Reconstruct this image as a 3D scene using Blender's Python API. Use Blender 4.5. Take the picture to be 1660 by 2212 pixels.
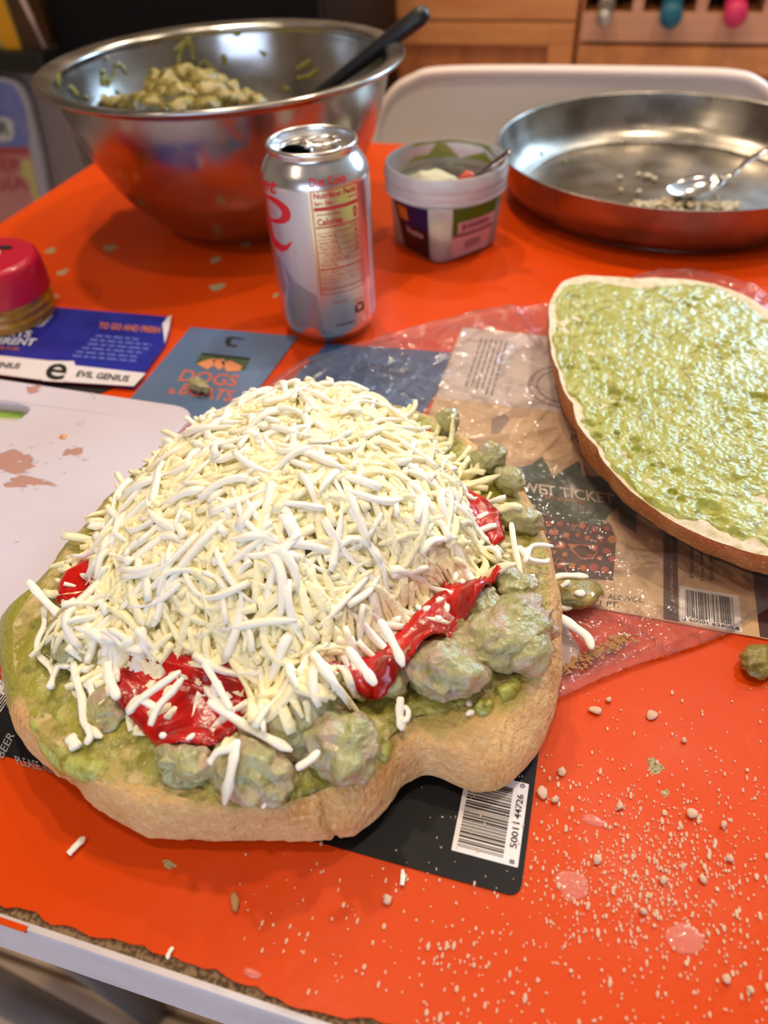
import bpy, math, random
import numpy as np
from mathutils.geometry import tessellate_polygon
from mathutils import Vector, Matrix
for _o in list(bpy.data.objects): bpy.data.objects.remove(_o)
SC = bpy.context.scene
TZ = 0.74                      # height of the table top; all coordinates below are measured from the table top
# ---------------------------------------------------------------- camera
F, CX, CY, H = 1530., 830., 1106., .2573
PHI = math.radians(-17.8)
_dn = np.array([91.5, -1551., -F]); _dn /= np.linalg.norm(_dn)
_y = np.array([0, 0, -1.]) + _dn*_dn[2]; _y /= np.linalg.norm(_y)
_x = np.cross(_y, -_dn)
_c, _s = math.cos(PHI), math.sin(PHI)
RC = np.array([_c*_x+_s*_y, -_s*_x+_c*_y, -_dn])
cam = bpy.data.cameras.new('camera'); camo = bpy.data.objects.new('camera', cam)
SC.collection.objects.link(camo); SC.camera = camo
cam.sensor_fit = 'VERTICAL'; cam.sensor_height = 36.; cam.sensor_width = 27.
cam.lens = 36*F/2212; cam.clip_start = .01
M = Matrix([[RC[i][j] for j in range(3)] for i in range(3)]).to_4x4(); M.translation = (0, 0, H+TZ)
camo.matrix_world = M
cam.dof.use_dof = True; cam.dof.focus_distance = .29; cam.dof.aperture_fstop = 7.0

def ray(x, y): return RC@np.array([x-CX, -(y-CY), -F])
def P(x, y, z=0.):
    d = ray(x, y); return np.array([0, 0, H])+d*((z-H)/d[2])
def PY(x, y, yy):
    d = ray(x, y); return np.array([0, 0, H])+d*(yy/d[1])
# ---------------------------------------------------------------- light and exposure
def area(name, loc, rot, sx, sy, power, col, disk=False):
    l = bpy.data.lights.new(name, 'AREA'); l.shape = 'DISK' if disk else 'RECTANGLE'
    l.size = sx
    if not disk: l.size_y = sy
    l.energy = power; l.color = col
    o = bpy.data.objects.new(name, l); o.location = (loc[0], loc[1], loc[2]+TZ); o.rotation_euler = rot
    SC.collection.objects.link(o); return o
world = bpy.data.worlds.new('sky'); SC.world = world; world.use_nodes = True
world.node_tree.nodes['Background'].inputs[0].default_value = (.45, .62, 1, 1)
world.node_tree.nodes['Background'].inputs[1].default_value = 2.0
LAMPS = [(-.62, 1.06), (.40, .88), (-.35, 1.75), (.55, 1.75), (-.16, .14), (.55, -.1), (-.95, -.75)]  # the near ones are unseen fill, added to brighten food and floor
LPOW = [8.0, 7.0, 6.0, 3.0, 4.2, .8, 5.0]
CEIL = 1.66
for (lx, ly), pw in zip(LAMPS, LPOW):
    area('downlight_or_fill_glow', (lx, ly, CEIL-.012), (0, 0, 0), .09, 0, pw, (1, .80, .58), True)
area('window_daylight', (1.2, 2.20, 1.0), (math.radians(90), 0, math.radians(180)), 1.1, .95, 30, (.50, .76, 1))
area('front_window_daylight', (.1, -1.74, .35), (math.radians(90), 0, 0), 1.5, 1.0, 6.5, (.72, .82, 1))
SC.view_settings.view_transform = 'Standard'; SC.view_settings.look = 'None'
SC.view_settings.gamma = 1; SC.view_settings.use_curve_mapping = False
SC.view_settings.exposure = .54
SC.cycles.diffuse_bounces = 6
# ---------------------------------------------------------------- helpers
rng = np.random.RandomState(7); random.seed(7)
def L(r, g, b):
    f = lambda c: (c/255/12.92 if c <= 10 else ((c/255+.055)/1.055)**2.4)
    return (f(r), f(g), f(b), 1)
ORI = {}
def link(o, parent=None):
    SC.collection.objects.link(o)
    if parent is not None: o.parent = parent
    return o
def meshdata(name, V, Fc, smooth=True):
    me = bpy.data.meshes.new(name)
    V = np.asarray(V, dtype=np.float32).reshape(-1, 3)
    if isinstance(Fc, np.ndarray):
        n, k = Fc.shape
        me.vertices.add(len(V)); me.vertices.foreach_set('co', V.ravel())
        me.loops.add(n*k); me.loops.foreach_set('vertex_index', Fc.astype(np.int32).ravel())
        me.polygons.add(n); me.polygons.foreach_set('loop_start', np.arange(0, n*k, k, dtype=np.int32))
        me.polygons.foreach_set('loop_total', np.full(n, k, dtype=np.int32))
        me.update(calc_edges=True)
    else:
        me.from_pydata([tuple(map(float, v)) for v in V], [], [tuple(map(int, f)) for f in Fc]); me.update()
    if smooth: me.polygons.foreach_set('use_smooth', [True]*len(me.polygons))
    return me
def tag(o, label=None, cat=None, group=None, kind=None):
    if label: o['label'] = label
    if cat: o['category'] = cat
    if group: o['group'] = group
    if kind: o['kind'] = kind
    return o
def empty(name, at, label, cat, group=None, kind=None):
    o = bpy.data.objects.new(name, None); o.empty_display_size = .01
    o.location = (at[0], at[1], at[2]+TZ); link(o); ORI[o.name] = np.array(at, float)
    return tag(o, label, cat, group, kind)
def mk(name, geo, mat, parent=None, at=(0, 0, 0), smooth=True, **kw):
    V, Fc = geo
    V = np.asarray(V, float).reshape(-1, 3)
    if parent is not None:
        org = ORI[parent.name]; me = meshdata(name, V-org, Fc, smooth)
        o = bpy.data.objects.new(name, me); link(o, parent); ORI[o.name] = org
    else:
        org = np.array(at, float); me = meshdata(name, V-org, Fc, smooth)
        o = bpy.data.objects.new(name, me); link(o); o.location = (org[0], org[1], org[2]+TZ); ORI[o.name] = org
    if mat is not None: me.materials.append(mat)
    return tag(o, **kw)
def join(gs):
    V = []; Fc = []; n = 0
    for v, f in gs:
        v = np.asarray(v, float).reshape(-1, 3); V.append(v)
        Fc += [tuple(int(i)+n for i in q) for q in f]; n += len(v)
    return np.vstack(V), Fc
def box(x0, x1, y0, y1, z0, z1, b=0.):
    if b <= 0:
        V = [(x, y, z) for z in (z0, z1) for y in (y0, y1) for x in (x0, x1)]
        return V, [(0, 2, 3, 1), (4, 5, 7, 6), (0, 1, 5, 4), (2, 6, 7, 3), (0, 4, 6, 2), (1, 3, 7, 5)]
    import bmesh
    bm = bmesh.new(); bmesh.ops.create_cube(bm, size=1)
    for v in bm.verts: v.co = ((x0+x1)/2+v.co.x*(x1-x0), (y0+y1)/2+v.co.y*(y1-y0), (z0+z1)/2+v.co.z*(z1-z0))
    bmesh.ops.bevel(bm, geom=list(bm.edges), offset=b, segments=2, affect='EDGES', profile=.6)
    bm.verts.index_update()
    r = ([tuple(v.co) for v in bm.verts], [tuple(v.index for v in f.verts) for f in bm.faces]); bm.free(); return r
def lathe(prof, n=64, c=(0, 0, 0), close=False):
    prof = np.array(prof, float); a = np.linspace(0, 2*np.pi, n, endpoint=False); m = len(prof)
    V = np.stack([np.outer(prof[:, 0], np.cos(a)), np.outer(prof[:, 0], np.sin(a)), np.repeat(prof[:, 1][:, None], n, 1)], 2).reshape(-1, 3)+np.array(c)
    i = np.arange(m-1)[:, None]*n; j = np.arange(n)[None]; k = (j+1) % n
    Fc = np.stack([i+j, i+k, i+n+k, i+n+j], 2).reshape(-1, 4)
    return V, [tuple(q) for q in Fc]
def smoothprof(p, k=6):
    p = np.array(p, float); out = []
    for i in range(len(p)-1):
        p0 = p[max(i-1, 0)]; p1 = p[i]; p2 = p[i+1]; p3 = p[min(i+2, len(p)-1)]
        for t in np.linspace(0, 1, k, endpoint=False):
            out.append(.5*((2*p1)+(-p0+p2)*t+(2*p0-5*p1+4*p2-p3)*t*t+(-p0+3*p1-3*p2+p3)*t**3))
    out.append(p[-1]); return np.array(out)
def tube(path, ra, rb=None, seg=8, up=(0, 0, 1), taper=None):
    """ra = half width sideways, rb = half thickness along up; taper multiplies both along the path"""
    p = np.array(path, float); n = len(p); rb = ra if rb is None else rb
    ra = np.full(n, ra) if np.isscalar(ra) else np.array(ra); rb = np.full(n, rb) if np.isscalar(rb) else np.array(rb)
    if taper is not None: ra = ra*taper; rb = rb*taper
    t = np.gradient(p, axis=0); t /= np.linalg.norm(t, axis=1)[:, None]+1e-12
    upv = np.array(up, float); side = np.cross(t, upv)
    bad = np.linalg.norm(side, axis=1) < .15
    if bad.any(): side[bad] = np.cross(t[bad], np.array([.3, .9, .1]))
    side /= np.linalg.norm(side, axis=1)[:, None]; nn = np.cross(side, t)
    a = np.linspace(0, 2*np.pi, seg, endpoint=False)
    V = p[:, None]+side[:, None]*(np.cos(a)[None, :, None]*ra[:, None, None])+nn[:, None]*(np.sin(a)[None, :, None]*rb[:, None, None])
    V = V.reshape(-1, 3); Fc = []
    for i in range(n-1):
        for j in range(seg):
            k = (j+1) % seg; Fc.append((i*seg+j, i*seg+k, (i+1)*seg+k, (i+1)*seg+j))
    Fc.append(tuple(range(seg-1, -1, -1))); Fc.append(tuple((n-1)*seg+j for j in range(seg)))
    return V, Fc
def spline(pts, k=6): return smoothprof(pts, k)
# noise
def _h(i, j, k, s):
    n = (i*374761393+j*668265263+k*2147483647+s*1274126177).astype(np.int64) & 0x7fffffff
    n = ((n ^ (n >> 13))*1274126177) & 0x7fffffff
    return ((n ^ (n >> 16)) & 0xffff)/65535.
def noise3(p, s=0):
    p = np.asarray(p, float); f = np.floor(p).astype(np.int64); u = p-f; u = u*u*(3-2*u); r = 0
    for dx in (0, 1):
        for dy in (0, 1):
            for dz in (0, 1):
                w = (u[..., 0] if dx else 1-u[..., 0])*(u[..., 1] if dy else 1-u[..., 1])*(u[..., 2] if dz else 1-u[..., 2])
                r = r+w*_h(f[..., 0]+dx, f[..., 1]+dy, f[..., 2]+dz, s)
    return r*2-1
def fbm(p, s=0, o=4, g=.5):
    a = 1.; r = 0; p = np.asarray(p, float)
    for i in range(o): r = r+a*noise3(p*2**i, s+i); a *= g
    return r
def n2(x, y, sc, s=0, o=3): return fbm(np.stack([x*sc, y*sc, 0*x+.5], -1), s, o)
def inside(poly, q):
    x, y = q[:, 0], q[:, 1]; r = np.zeros(len(q), bool); n = len(poly)
    for i in range(n):
        x1, y1 = poly[i][:2]; x2, y2 = poly[(i+1) % n][:2]
        if y1 == y2: continue
        r ^= ((y1 > y) != (y2 > y)) & (x < (x2-x1)*(y-y1)/(y2-y1)+x1)
    return r
def near(poly, q):
    best = np.full(len(q), 1e9); bp = q.copy(); n = len(poly)
    for i in range(n):
        a = np.array(poly[i][:2]); b = np.array(poly[(i+1) % n][:2]); d = b-a
        t = np.clip(((q-a)@d)/(d@d+1e-18), 0, 1); pt = a+t[:, None]*d; ds = np.hypot(*(q-pt).T)
        m = ds < best; best[m] = ds[m]; bp[m] = pt[m]
    return best, bp
def sheet(poly, cell, ztop, zbot=None, mapf=None):
    """a closed slab over a polygon: ztop/zbot(x, y, d) with d = distance to the outline"""
    poly = np.array([p[:2] for p in poly], float)
    lo = poly.min(0)-cell; hi = poly.max(0)+cell
    gx = np.arange(lo[0], hi[0]+cell, cell); gy = np.arange(lo[1], hi[1]+cell, cell)
    X, Y = np.meshgrid(gx, gy); q = np.stack([X.ravel(), Y.ravel()], 1)
    ins = inside(poly, q); d, bp = near(poly, q); ok = ins | (d < cell*.75)
    q2 = np.where(ins[:, None], q, bp); dd = np.where(ins, d, 0)
    ny, nx = X.shape; idx = np.arange(ny*nx).reshape(ny, nx)
    c = np.stack([idx[:-1, :-1], idx[:-1, 1:], idx[1:, 1:], idx[1:, :-1]], 2).reshape(-1, 4)
    c = c[ok[c].all(1) & ins[c].any(1)]
    used = np.unique(c); re = np.full(ny*nx, -1); re[used] = np.arange(len(used)); c = re[c]
    q2 = q2[used]; dd = dd[used]
    T = np.column_stack([q2, ztop(q2[:, 0], q2[:, 1], dd)])
    if zbot is None: V = T; Fc = c
    else:
        B = np.column_stack([q2, zbot(q2[:, 0], q2[:, 1], dd)]); n = len(T); V = np.vstack([T, B])
        e = np.vstack([c[:, [0, 1]], c[:, [1, 2]], c[:, [2, 3]], c[:, [3, 0]]])
        key = set(map(tuple, e.tolist())); bd = np.array([x for x in e.tolist() if (x[1], x[0]) not in key])
        side = np.column_stack([bd[:, 1], bd[:, 0], bd[:, 0]+n, bd[:, 1]+n])
        Fc = np.vstack([c, c[:, ::-1]+n, side])
    if mapf is not None: V = mapf(V)
    return V, Fc
def flat(poly, z0, z1, holes=()):
    """a thin plate with vertical sides, from world xy points"""
    loops = [[(p[0], p[1]) for p in poly]]+[[(p[0], p[1]) for p in h] for h in holes]
    tri = tessellate_polygon([[Vector((p[0], p[1], 0)) for p in l] for l in loops])
    pts = [p for l in loops for p in l]; n = len(pts)
    V = [(p[0], p[1], z1) for p in pts]+[(p[0], p[1], z0) for p in pts]; Fc = []
    for t in tri:
        a, b, c = [pts[i] for i in t]
        if (b[0]-a[0])*(c[1]-a[1])-(b[1]-a[1])*(c[0]-a[0]) < 0: t = t[::-1]
        Fc.append(tuple(t)); Fc.append(tuple(i+n for i in t[::-1]))
    k = 0
    for l in loops:
        m = len(l)
        for i in range(m): j = (i+1) % m; Fc.append((k+i, k+i+n, k+j+n, k+j))
        k += m
    return V, Fc
def pxp(pts, z=0.): return [P(x, y, z)[:2] for x, y in pts]
def roundrect(x0, x1, y0, y1, r, k=5):
    o = []
    for cx, cy, a0 in ((x1-r, y1-r, 0), (x0+r, y1-r, 90), (x0+r, y0+r, 180), (x1-r, y0+r, 270)):
        for t in np.linspace(0, 90, k): a = math.radians(a0+t); o.append((cx+r*math.cos(a), cy+r*math.sin(a)))
    return o
_TX = {}
def text2d(s, bold=0.):
    k = (s, bold)
    if k not in _TX:
        cu = bpy.data.curves.new('lettering', 'FONT'); cu.body = s; cu.size = 1; cu.offset = bold; cu.resolution_u = 3
        o = bpy.data.objects.new('lettering', cu); me = bpy.data.meshes.new_from_object(o)
        V = np.array([v.co[:2] for v in me.vertices]).reshape(-1, 2); Fc = [tuple(p.vertices) for p in me.polygons]
        bpy.data.objects.remove(o); bpy.data.curves.remove(cu); bpy.data.meshes.remove(me)
        V = V-V.min(0); V = V/np.maximum(V.max(0), 1e-9); _TX[k] = (V, Fc)
    return _TX[k]
def lettering(s, fmap, mat, parent, bold=.0, label=None, name='lettering'):
    V, Fc = text2d(s, bold)
    W = np.array([fmap(a, b) for a, b in V])
    return mk(name, (W, Fc), mat, parent, smooth=False, label=label)
def quadmap(bl, br, tl, z=None):
    """maps the unit square onto three pixel corners dropped on the plane z"""
    if z is not None: bl, br, tl = P(*bl, z), P(*br, z), P(*tl, z)
    bl, br, tl = map(np.array, (bl, br, tl))
    return lambda a, b: bl+(br-bl)*a+(tl-bl)*b
_ico = {}
def ico(n=3):
    if n not in _ico:
        import bmesh
        bm = bmesh.new(); bmesh.ops.create_icosphere(bm, subdivisions=n, radius=1)
        bm.verts.index_update()
        _ico[n] = (np.array([v.co[:] for v in bm.verts]), np.array([[v.index for v in f.verts] for f in bm.faces])); bm.free()
    return _ico[n]
# ---------------------------------------------------------------- materials
def mat(name, col, rough=.5, metal=0., coat=0., sss=0., sssr=.003, spec=.5, bump=None, var=None, var2=None, trans=0., alpha=None, aniso=0., rvar=None, ior=1.45, emit=None, attr=None):
    """var = (scale, colour, lo, hi, detail): patches of a second colour; attr = (attribute, colour, roughness)"""
    m = bpy.data.materials.new(name); m.use_nodes = True; nt = m.node_tree; N = nt.nodes; K = nt.links
    b = N['Principled BSDF']; I = b.inputs
    I['Roughness'].default_value = rough; I['Metallic'].default_value = metal; I['Coat Weight'].default_value = coat; I['Coat Roughness'].default_value = .04
    I['Specular IOR Level'].default_value = spec; I['IOR'].default_value = ior
    if sss: I['Subsurface Weight'].default_value = sss; I['Subsurface Radius'].default_value = (1, .8, .5); I['Subsurface Scale'].default_value = sssr
    I['Transmission Weight'].default_value = trans
    if alpha is not None: I['Alpha'].default_value = alpha
    if emit: I['Emission Color'].default_value = emit[0]; I['Emission Strength'].default_value = emit[1]
    tc = N.new('ShaderNodeTexCoord'); co = tc.outputs['Object']
    cur = None
    def rgb(c): n = N.new('ShaderNodeRGB'); n.outputs[0].default_value = c; return n.outputs[0]
    cur = rgb(col)
    for i, v in enumerate((var, var2)):
        if not v: continue
        no = N.new('ShaderNodeTexNoise'); no.inputs['Scale'].default_value = v[0]; no.inputs['Detail'].default_value = v[4] if len(v) > 4 else 4
        mp = N.new('ShaderNodeMapping'); mp.inputs['Location'].default_value = (i*3.1, i*1.7, .3)
        if len(v) > 5: mp.inputs['Scale'].default_value = v[5]
        K.new(co, mp.inputs[0]); K.new(mp.outputs[0], no.inputs['Vector'])
        r = N.new('ShaderNodeMapRange'); r.inputs[1].default_value = v[2]; r.inputs[2].default_value = v[3]
        K.new(no.outputs['Fac'], r.inputs[0])
        mx = N.new('ShaderNodeMix'); mx.data_type = 'RGBA'; K.new(r.outputs[0], mx.inputs[0]); K.new(cur, mx.inputs[6]); K.new(rgb(v[1]), mx.inputs[7]); cur = mx.outputs[2]
    rc = None
    if attr:
        at = N.new('ShaderNodeAttribute'); at.attribute_name = attr[0]
        mx = N.new('ShaderNodeMix'); mx.data_type = 'RGBA'; K.new(at.outputs['Fac'], mx.inputs[0]); K.new(cur, mx.inputs[6]); K.new(rgb(attr[1]), mx.inputs[7]); cur = mx.outputs[2]
        r = N.new('ShaderNodeMapRange'); r.inputs[3].default_value = rough; r.inputs[4].default_value = attr[2]; K.new(at.outputs['Fac'], r.inputs[0]); K.new(r.outputs[0], I['Roughness'])
    K.new(cur, I['Base Color'])
    if rvar:
        no = N.new('ShaderNodeTexNoise'); no.inputs['Scale'].default_value = rvar[0]; no.inputs['Detail'].default_value = 5; K.new(co, no.inputs['Vector'])
        r = N.new('ShaderNodeMapRange'); r.inputs[1].default_value = .35; r.inputs[2].default_value = .65; r.inputs[3].default_value = rvar[1]; r.inputs[4].default_value = rvar[2]
        K.new(no.outputs['Fac'], r.inputs[0]); K.new(r.outputs[0], I['Roughness'])
    if bump:
        prev = None
        for sc, dist in bump:
            no = N.new('ShaderNodeTexNoise'); no.inputs['Scale'].default_value = sc; no.inputs['Detail'].default_value = 5; K.new(co, no.inputs['Vector'])
            bp = N.new('ShaderNodeBump'); bp.inputs['Strength'].default_value = 1; bp.inputs['Distance'].default_value = dist; K.new(no.outputs['Fac'], bp.inputs['Height'])
            if prev is not None: K.new(prev, bp.inputs['Normal'])
            prev = bp.outputs[0]
        K.new(prev, I['Normal'])
        if coat: K.new(prev, I['Coat Normal'])
    return m
M_orange = mat('orange_laminate', L(214, 68, 5), .38, spec=.2, var=(9, L(210, 68, 8), .4, .7, 3), bump=((60, .0004),), rvar=(14, .28, .42))
M_chipb = mat('particle_board', L(140, 115, 85), .85, var=(600, L(85, 65, 45), .45, .6, 3), bump=((900, .0006),))
M_white = mat('white_coated_metal', L(205, 200, 208), .4, var=(30, L(190, 185, 195), .5, .7))
M_grey = mat('grey_steel_tube', L(120, 115, 118), .4, metal=.3)
M_black = mat('black_enamel', L(9, 9, 10), .5, spec=.2)
M_slot = mat('painted_gap_shade', L(4, 4, 4), .9, spec=0)  # near-black colour stands in for shade inside recesses and the can opening
M_wood = mat('maple_veneer', L(220, 146, 86), .42, var=(7, L(204, 124, 70), .35, .7, 6, (1, 1, 9)), bump=((50, .0003),))
M_woodd = mat('maple_panel', L(204, 124, 70), .45, var=(7, L(182, 104, 56), .35, .7, 6, (9, 1, 1)))
M_woodp = mat('maple_rail_painted_sheen', L(214, 156, 122), .45, var=(7, L(198, 138, 104), .35, .7, 6, (1, 1, 9)))  # pinkish tint paints the cool reflection on the rack's rails
M_wall = mat('painted_wall', L(150, 134, 116), .8); M_ceil = mat('white_ceiling', L(176, 166, 152), .9)
M_tile = mat('beige_floor_tile', L(238, 214, 184), .45, var=(14, L(224, 196, 164), .4, .65, 6), bump=((20, .0006),))
M_grout = mat('grout', L(150, 130, 110), .9)
M_steel = mat('brushed_steel', (.48, .46, .43, 1), .22, metal=1, var=(5, (.36, .345, .32, 1), .4, .65, 4, (1, 1, 6)), rvar=(30, .16, .30))
M_steel2 = mat('worn_pan_steel', (.36, .33, .29, 1), .27, metal=1, var=(22, (.20, .18, .15, 1), .45, .65, 6), rvar=(18, .22, .40))
M_chrome = mat('polished_steel', (.72, .70, .68, 1), .12, metal=1)
M_alu = mat('can_aluminium', (.74, .74, .76, 1), .24, metal=.95)
M_alul = mat('can_lid_aluminium', (.80, .78, .75, 1), .2, metal=1)
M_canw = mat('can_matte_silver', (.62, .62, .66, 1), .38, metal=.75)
M_canb = mat('can_dark_silver', (.40, .42, .48, 1), .35, metal=.8)  # darker bluish silver for the can's colour zones
M_red = mat('red_print', L(205, 24, 38), .35); M_redp = mat('thin_red_print', L(196, 52, 56), .4)
M_ink = mat('black_print', L(22, 20, 24), .5); M_paperw = mat('white_print', L(232, 226, 226), .45)
M_plast = mat('black_nylon', L(26, 27, 31), .38)
def cheese():
    return mat('shredded_mozzarella', L(252, 247, 222), .42, sss=0, spec=.35, var=(28, L(252, 249, 236), .4, .62, 2), bump=((500, .0003),))
M_cheese = cheese()
M_cheesed = mat('mozzarella_underlayer', L(254, 246, 204), .5, sss=0, bump=((300, .001),))  # yellower than the top shreds, painting the shade of the crevices
M_pepper = mat('roasted_red_pepper', L(196, 14, 6), .25, coat=.5, sss=.1, sssr=.002, var=(70, L(140, 5, 4), .45, .7, 4), bump=((160, .0003), (900, .0001)))
M_chick = mat('sauced_chicken', L(172, 170, 118), .24, coat=1., sss=0, var=(70, L(186, 162, 138), .50, .60, 4), var2=(170, L(146, 142, 72), .54, .70, 5), bump=((170, .0022), (600, .0007)))
M_chickb = mat('bowl_chicken', L(146, 132, 62), .34, coat=.4, var=(60, L(170, 146, 84), .5, .64, 3), var2=(90, L(98, 90, 28), .5, .66, 4), bump=((170, .002),))
M_pesto = mat('creamy_pesto', L(166, 170, 72), .32, coat=.75, sss=0, var=(60, L(184, 188, 104), .45, .66, 5), var2=(170, L(136, 134, 40), .52, .68, 5), bump=((150, .0018), (480, .0006)))
M_pestod = mat('oily_pesto', L(156, 150, 50), .2, coat=1., var=(50, L(176, 172, 82), .4, .62, 5), var2=(130, L(112, 110, 34), .55, .72, 5), bump=((190, .0018), (700, .0005)))
M_crumb = mat('open_bread_crumb', L(228, 214, 186), .75, sss=.1, sssr=.002, var=(180, L(200, 184, 140), .5, .7, 5), bump=((260, .0018),))
M_crumb2 = mat('soaked_crumb', L(178, 160, 92), .5, coat=.3, var=(120, L(206, 184, 132), .45, .6, 4), var2=(200, L(140, 138, 54), .5, .65, 4), bump=((260, .0022),))
M_crust = mat('floured_crust', L(230, 184, 122), .75, var=(45, L(208, 148, 82), .46, .7, 6), var2=(480, L(238, 206, 154), .50, .74, 5), bump=((420, .0020), (1600, .0003)), attr=('sauce', L(160, 156, 52), .25))
M_crust2 = mat('golden_crust', L(184, 108, 48), .7, var=(60, L(206, 140, 80), .45, .66, 6), var2=(800, L(226, 178, 124), .58, .70, 2), bump=((380, .0020), (1600, .0003)), attr=('sauce', L(160, 156, 52), .25))
# ================================================================ the room
RX0, RX1, RY0, RY1, FZ = -2.3, 2.2, -1.8, 2.25, -.74
def struct(name, geo, m, **kw): return mk(name, geo, m, at=(0, 0, 0), smooth=False, kind='structure', **kw)
fl = struct('floor', box(RX0, RX1, RY0, RY1, FZ-.05, FZ-.006), M_grout)
tile0 = None
for i in range(14):
    for j in range(13):
        x = RX0+.03+i*.32; y = RY0+.02+j*.313
        if x+.313 > RX1 or y+.306 > RY1: continue
        if tile0 is None:
            g = box(0, .313, 0, .306, FZ-.006, FZ, .0015); tile0 = mk('tile', g, M_tile, fl, smooth=False); tile0.location = (x, y, 0); continue
        o = tile0.copy(); SC.collection.objects.link(o); o.parent = fl; o.location = (x, y, rng.uniform(-.0005, .0005))
struct('ceiling', box(RX0, RX1, RY0, RY1, CEIL, CEIL+.05), M_ceil)
struct('wall_left', box(RX0-.06, RX0, RY0, RY1, FZ, CEIL), M_wall)
struct('wall_right', box(RX1, RX1+.06, RY0, RY1, FZ, CEIL), M_wall)
M_glass = mat('window_glass', (1, 1, 1, 1), .02, trans=1., ior=1.01)
def windowed(wall, win, ya, yb, wx0, wx1, wz0, wz1):
    struct(wall, join([box(RX0, wx0, ya, yb, FZ, CEIL), box(wx1, RX1, ya, yb, FZ, CEIL), box(wx0, wx1, ya, yb, FZ, wz0), box(wx0, wx1, ya, yb, wz1, CEIL)]), M_wall)
    y0, y1, ym = ya+.01, yb-.01, (ya+yb)/2
    wf = struct(win, join([box(wx0, wx0+.04, y0, y1, wz0, wz1), box(wx1-.04, wx1, y0, y1, wz0, wz1), box(wx0+.04, wx1-.04, y0, y1, wz0, wz0+.04), box(wx0+.04, wx1-.04, y0, y1, wz1-.04, wz1)]), M_paperw)
    mk('pane', box(wx0+.04, wx1-.04, ym-.002, ym+.002, wz0+.04, wz1-.04), M_glass, wf, smooth=False)
windowed('wall_back', 'window_1', RY1, RY1+.06, .6, 1.8, .5, 1.5)
windowed('wall_front', 'window_2', RY0-.06, RY0, -.7, .9, -.2, .9)
M_lampm = mat('lamp_trim', L(230, 228, 222), .5)
for i, (lx, ly) in enumerate(LAMPS):
    e = mk('ceiling_or_fill_light', lathe([(.05, CEIL-.012), (.06, CEIL-.012), (.066, CEIL-.002), (.05, CEIL-.002), (.05, CEIL-.012)], 32, (lx, ly, 0)), M_lampm, at=(lx, ly, CEIL),
           label='unseen ceiling downlight near the viewer, added as fill', cat='ceiling light', group='recessed downlights in the ceiling')
# ---------------------------------------------------------------- cabinets behind
V0 = 1.6
cb = empty('base_cabinet', (-.3, V0+.25, FZ), 'honey maple base cabinet with drawer over a shaker door, left of the bottle rack', 'cabinet')
mk('cabinet_body', box(-.583, -.084, V0+.012, V0+.5, FZ+.1, .13), M_wood, cb, smooth=False)
mk('filler_strip', box(-.583, -.516, V0-.004, V0+.012, FZ+.1, .13, .001), M_wood, cb, smooth=False)
mk('countertop', box(-.583, -.08, V0-.03, V0+.5, .13, .16, .003), M_paperw, cb, smooth=False)
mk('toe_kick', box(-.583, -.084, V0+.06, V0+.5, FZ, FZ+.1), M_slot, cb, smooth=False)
dr = mk('drawer', box(-.513, -.086, V0-.008, V0+.012, -.028, .125, .002), M_wood, cb, smooth=False)
def door(x0, x1, s, z1, zr, par):
    d = mk('door', box(x0+s, x1-s, V0+.002, V0+.010, FZ+.17, zr), M_woodd, par, smooth=False)
    for a, b in ((x0, x0+s), (x1-s, x1)): mk('door_stile', box(a, b, V0-.008, V0+.012, FZ+.12, z1, .0015), M_wood, d, smooth=False)
    for a, b in ((zr, z1), (FZ+.12, FZ+.17)): mk('door_rail', box(x0+s, x1-s, V0-.007, V0+.010, a, b, .0015), M_wood, d, smooth=False)
door(-.513, -.086, .046, -.0315, -.0685, cb)
rk = empty('rack_cabinet', (.15, V0+.25, FZ), 'maple cabinet with a row of open wine cubbies above a shaker door', 'cabinet')
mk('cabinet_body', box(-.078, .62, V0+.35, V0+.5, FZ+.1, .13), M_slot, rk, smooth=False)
mk('side_panel', box(-.0785, -.0745, V0, V0+.5, FZ+.1, .13), M_wood, rk, smooth=False)
mk('countertop', box(-.079, .63, V0-.03, V0+.5, .13, .16, .003), M_paperw, rk, smooth=False)
mk('shelf', box(-.0745, .62, V0+.002, V0+.35, -.062, -.020), M_wood, rk, smooth=False)
mk('front_rail', box(-.0745, .62, V0-.006, V0+.012, -.061, -.0165, .0015), M_woodp, rk, smooth=False)
mk('top_rail', box(-.0745, .62, V0-.004, V0+.012, .095, .13, .0015), M_woodp, rk, smooth=False)
for x in (.0095, .117, .228, .335, .445, .55):
    mk('divider', box(x, x+.019, V0-.004, V0+.35, -.0165, .095, .001), M_woodp, rk, smooth=False)
door(-.0735, .61, .045, -.067, -.110, rk)
mk('inner_floor', box(-.0745, .62, V0+.012, V0+.35, FZ+.1, FZ+.12), M_wood, rk, smooth=False)
def bottle(x, z, r, colr, label, m, proud):
    prof = [(0, 0), (r*.93, 0), (r, .004), (r, .045), (r*.97, .047), (.0155, .05), (.0155, .085), (.036, .14), (.037, .29), (0, .29)]
    Vb, Fb = lathe(prof[5:], 32); Vc, Fc = lathe(prof[:6], 32)
    def rot(V): V = np.array(V); return np.stack([V[:, 0]+x, V0-proud+V[:, 2], V[:, 1]+z+.2*(V[:, 2]-.03)], 1)
    b = mk('wine_bottle', (rot(Vb), Fb), mat('dark_bottle_glass', L(12, 16, 12), .1, coat=.5), at=(x, V0, -.0165), label=label, cat='bottle', group='bottle necks in the cubbies')
    mk('foil_cap', (rot(Vc), Fc), m, b, label=colr+' foil cap')
bottle(-.036, -.013, .0125, 'silver', 'wine bottle with a small silver cap in the leftmost visible cubby', mat('silver_foil', L(190, 180, 170), .35, metal=.7, bump=((300, .001),)), .045)
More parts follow.
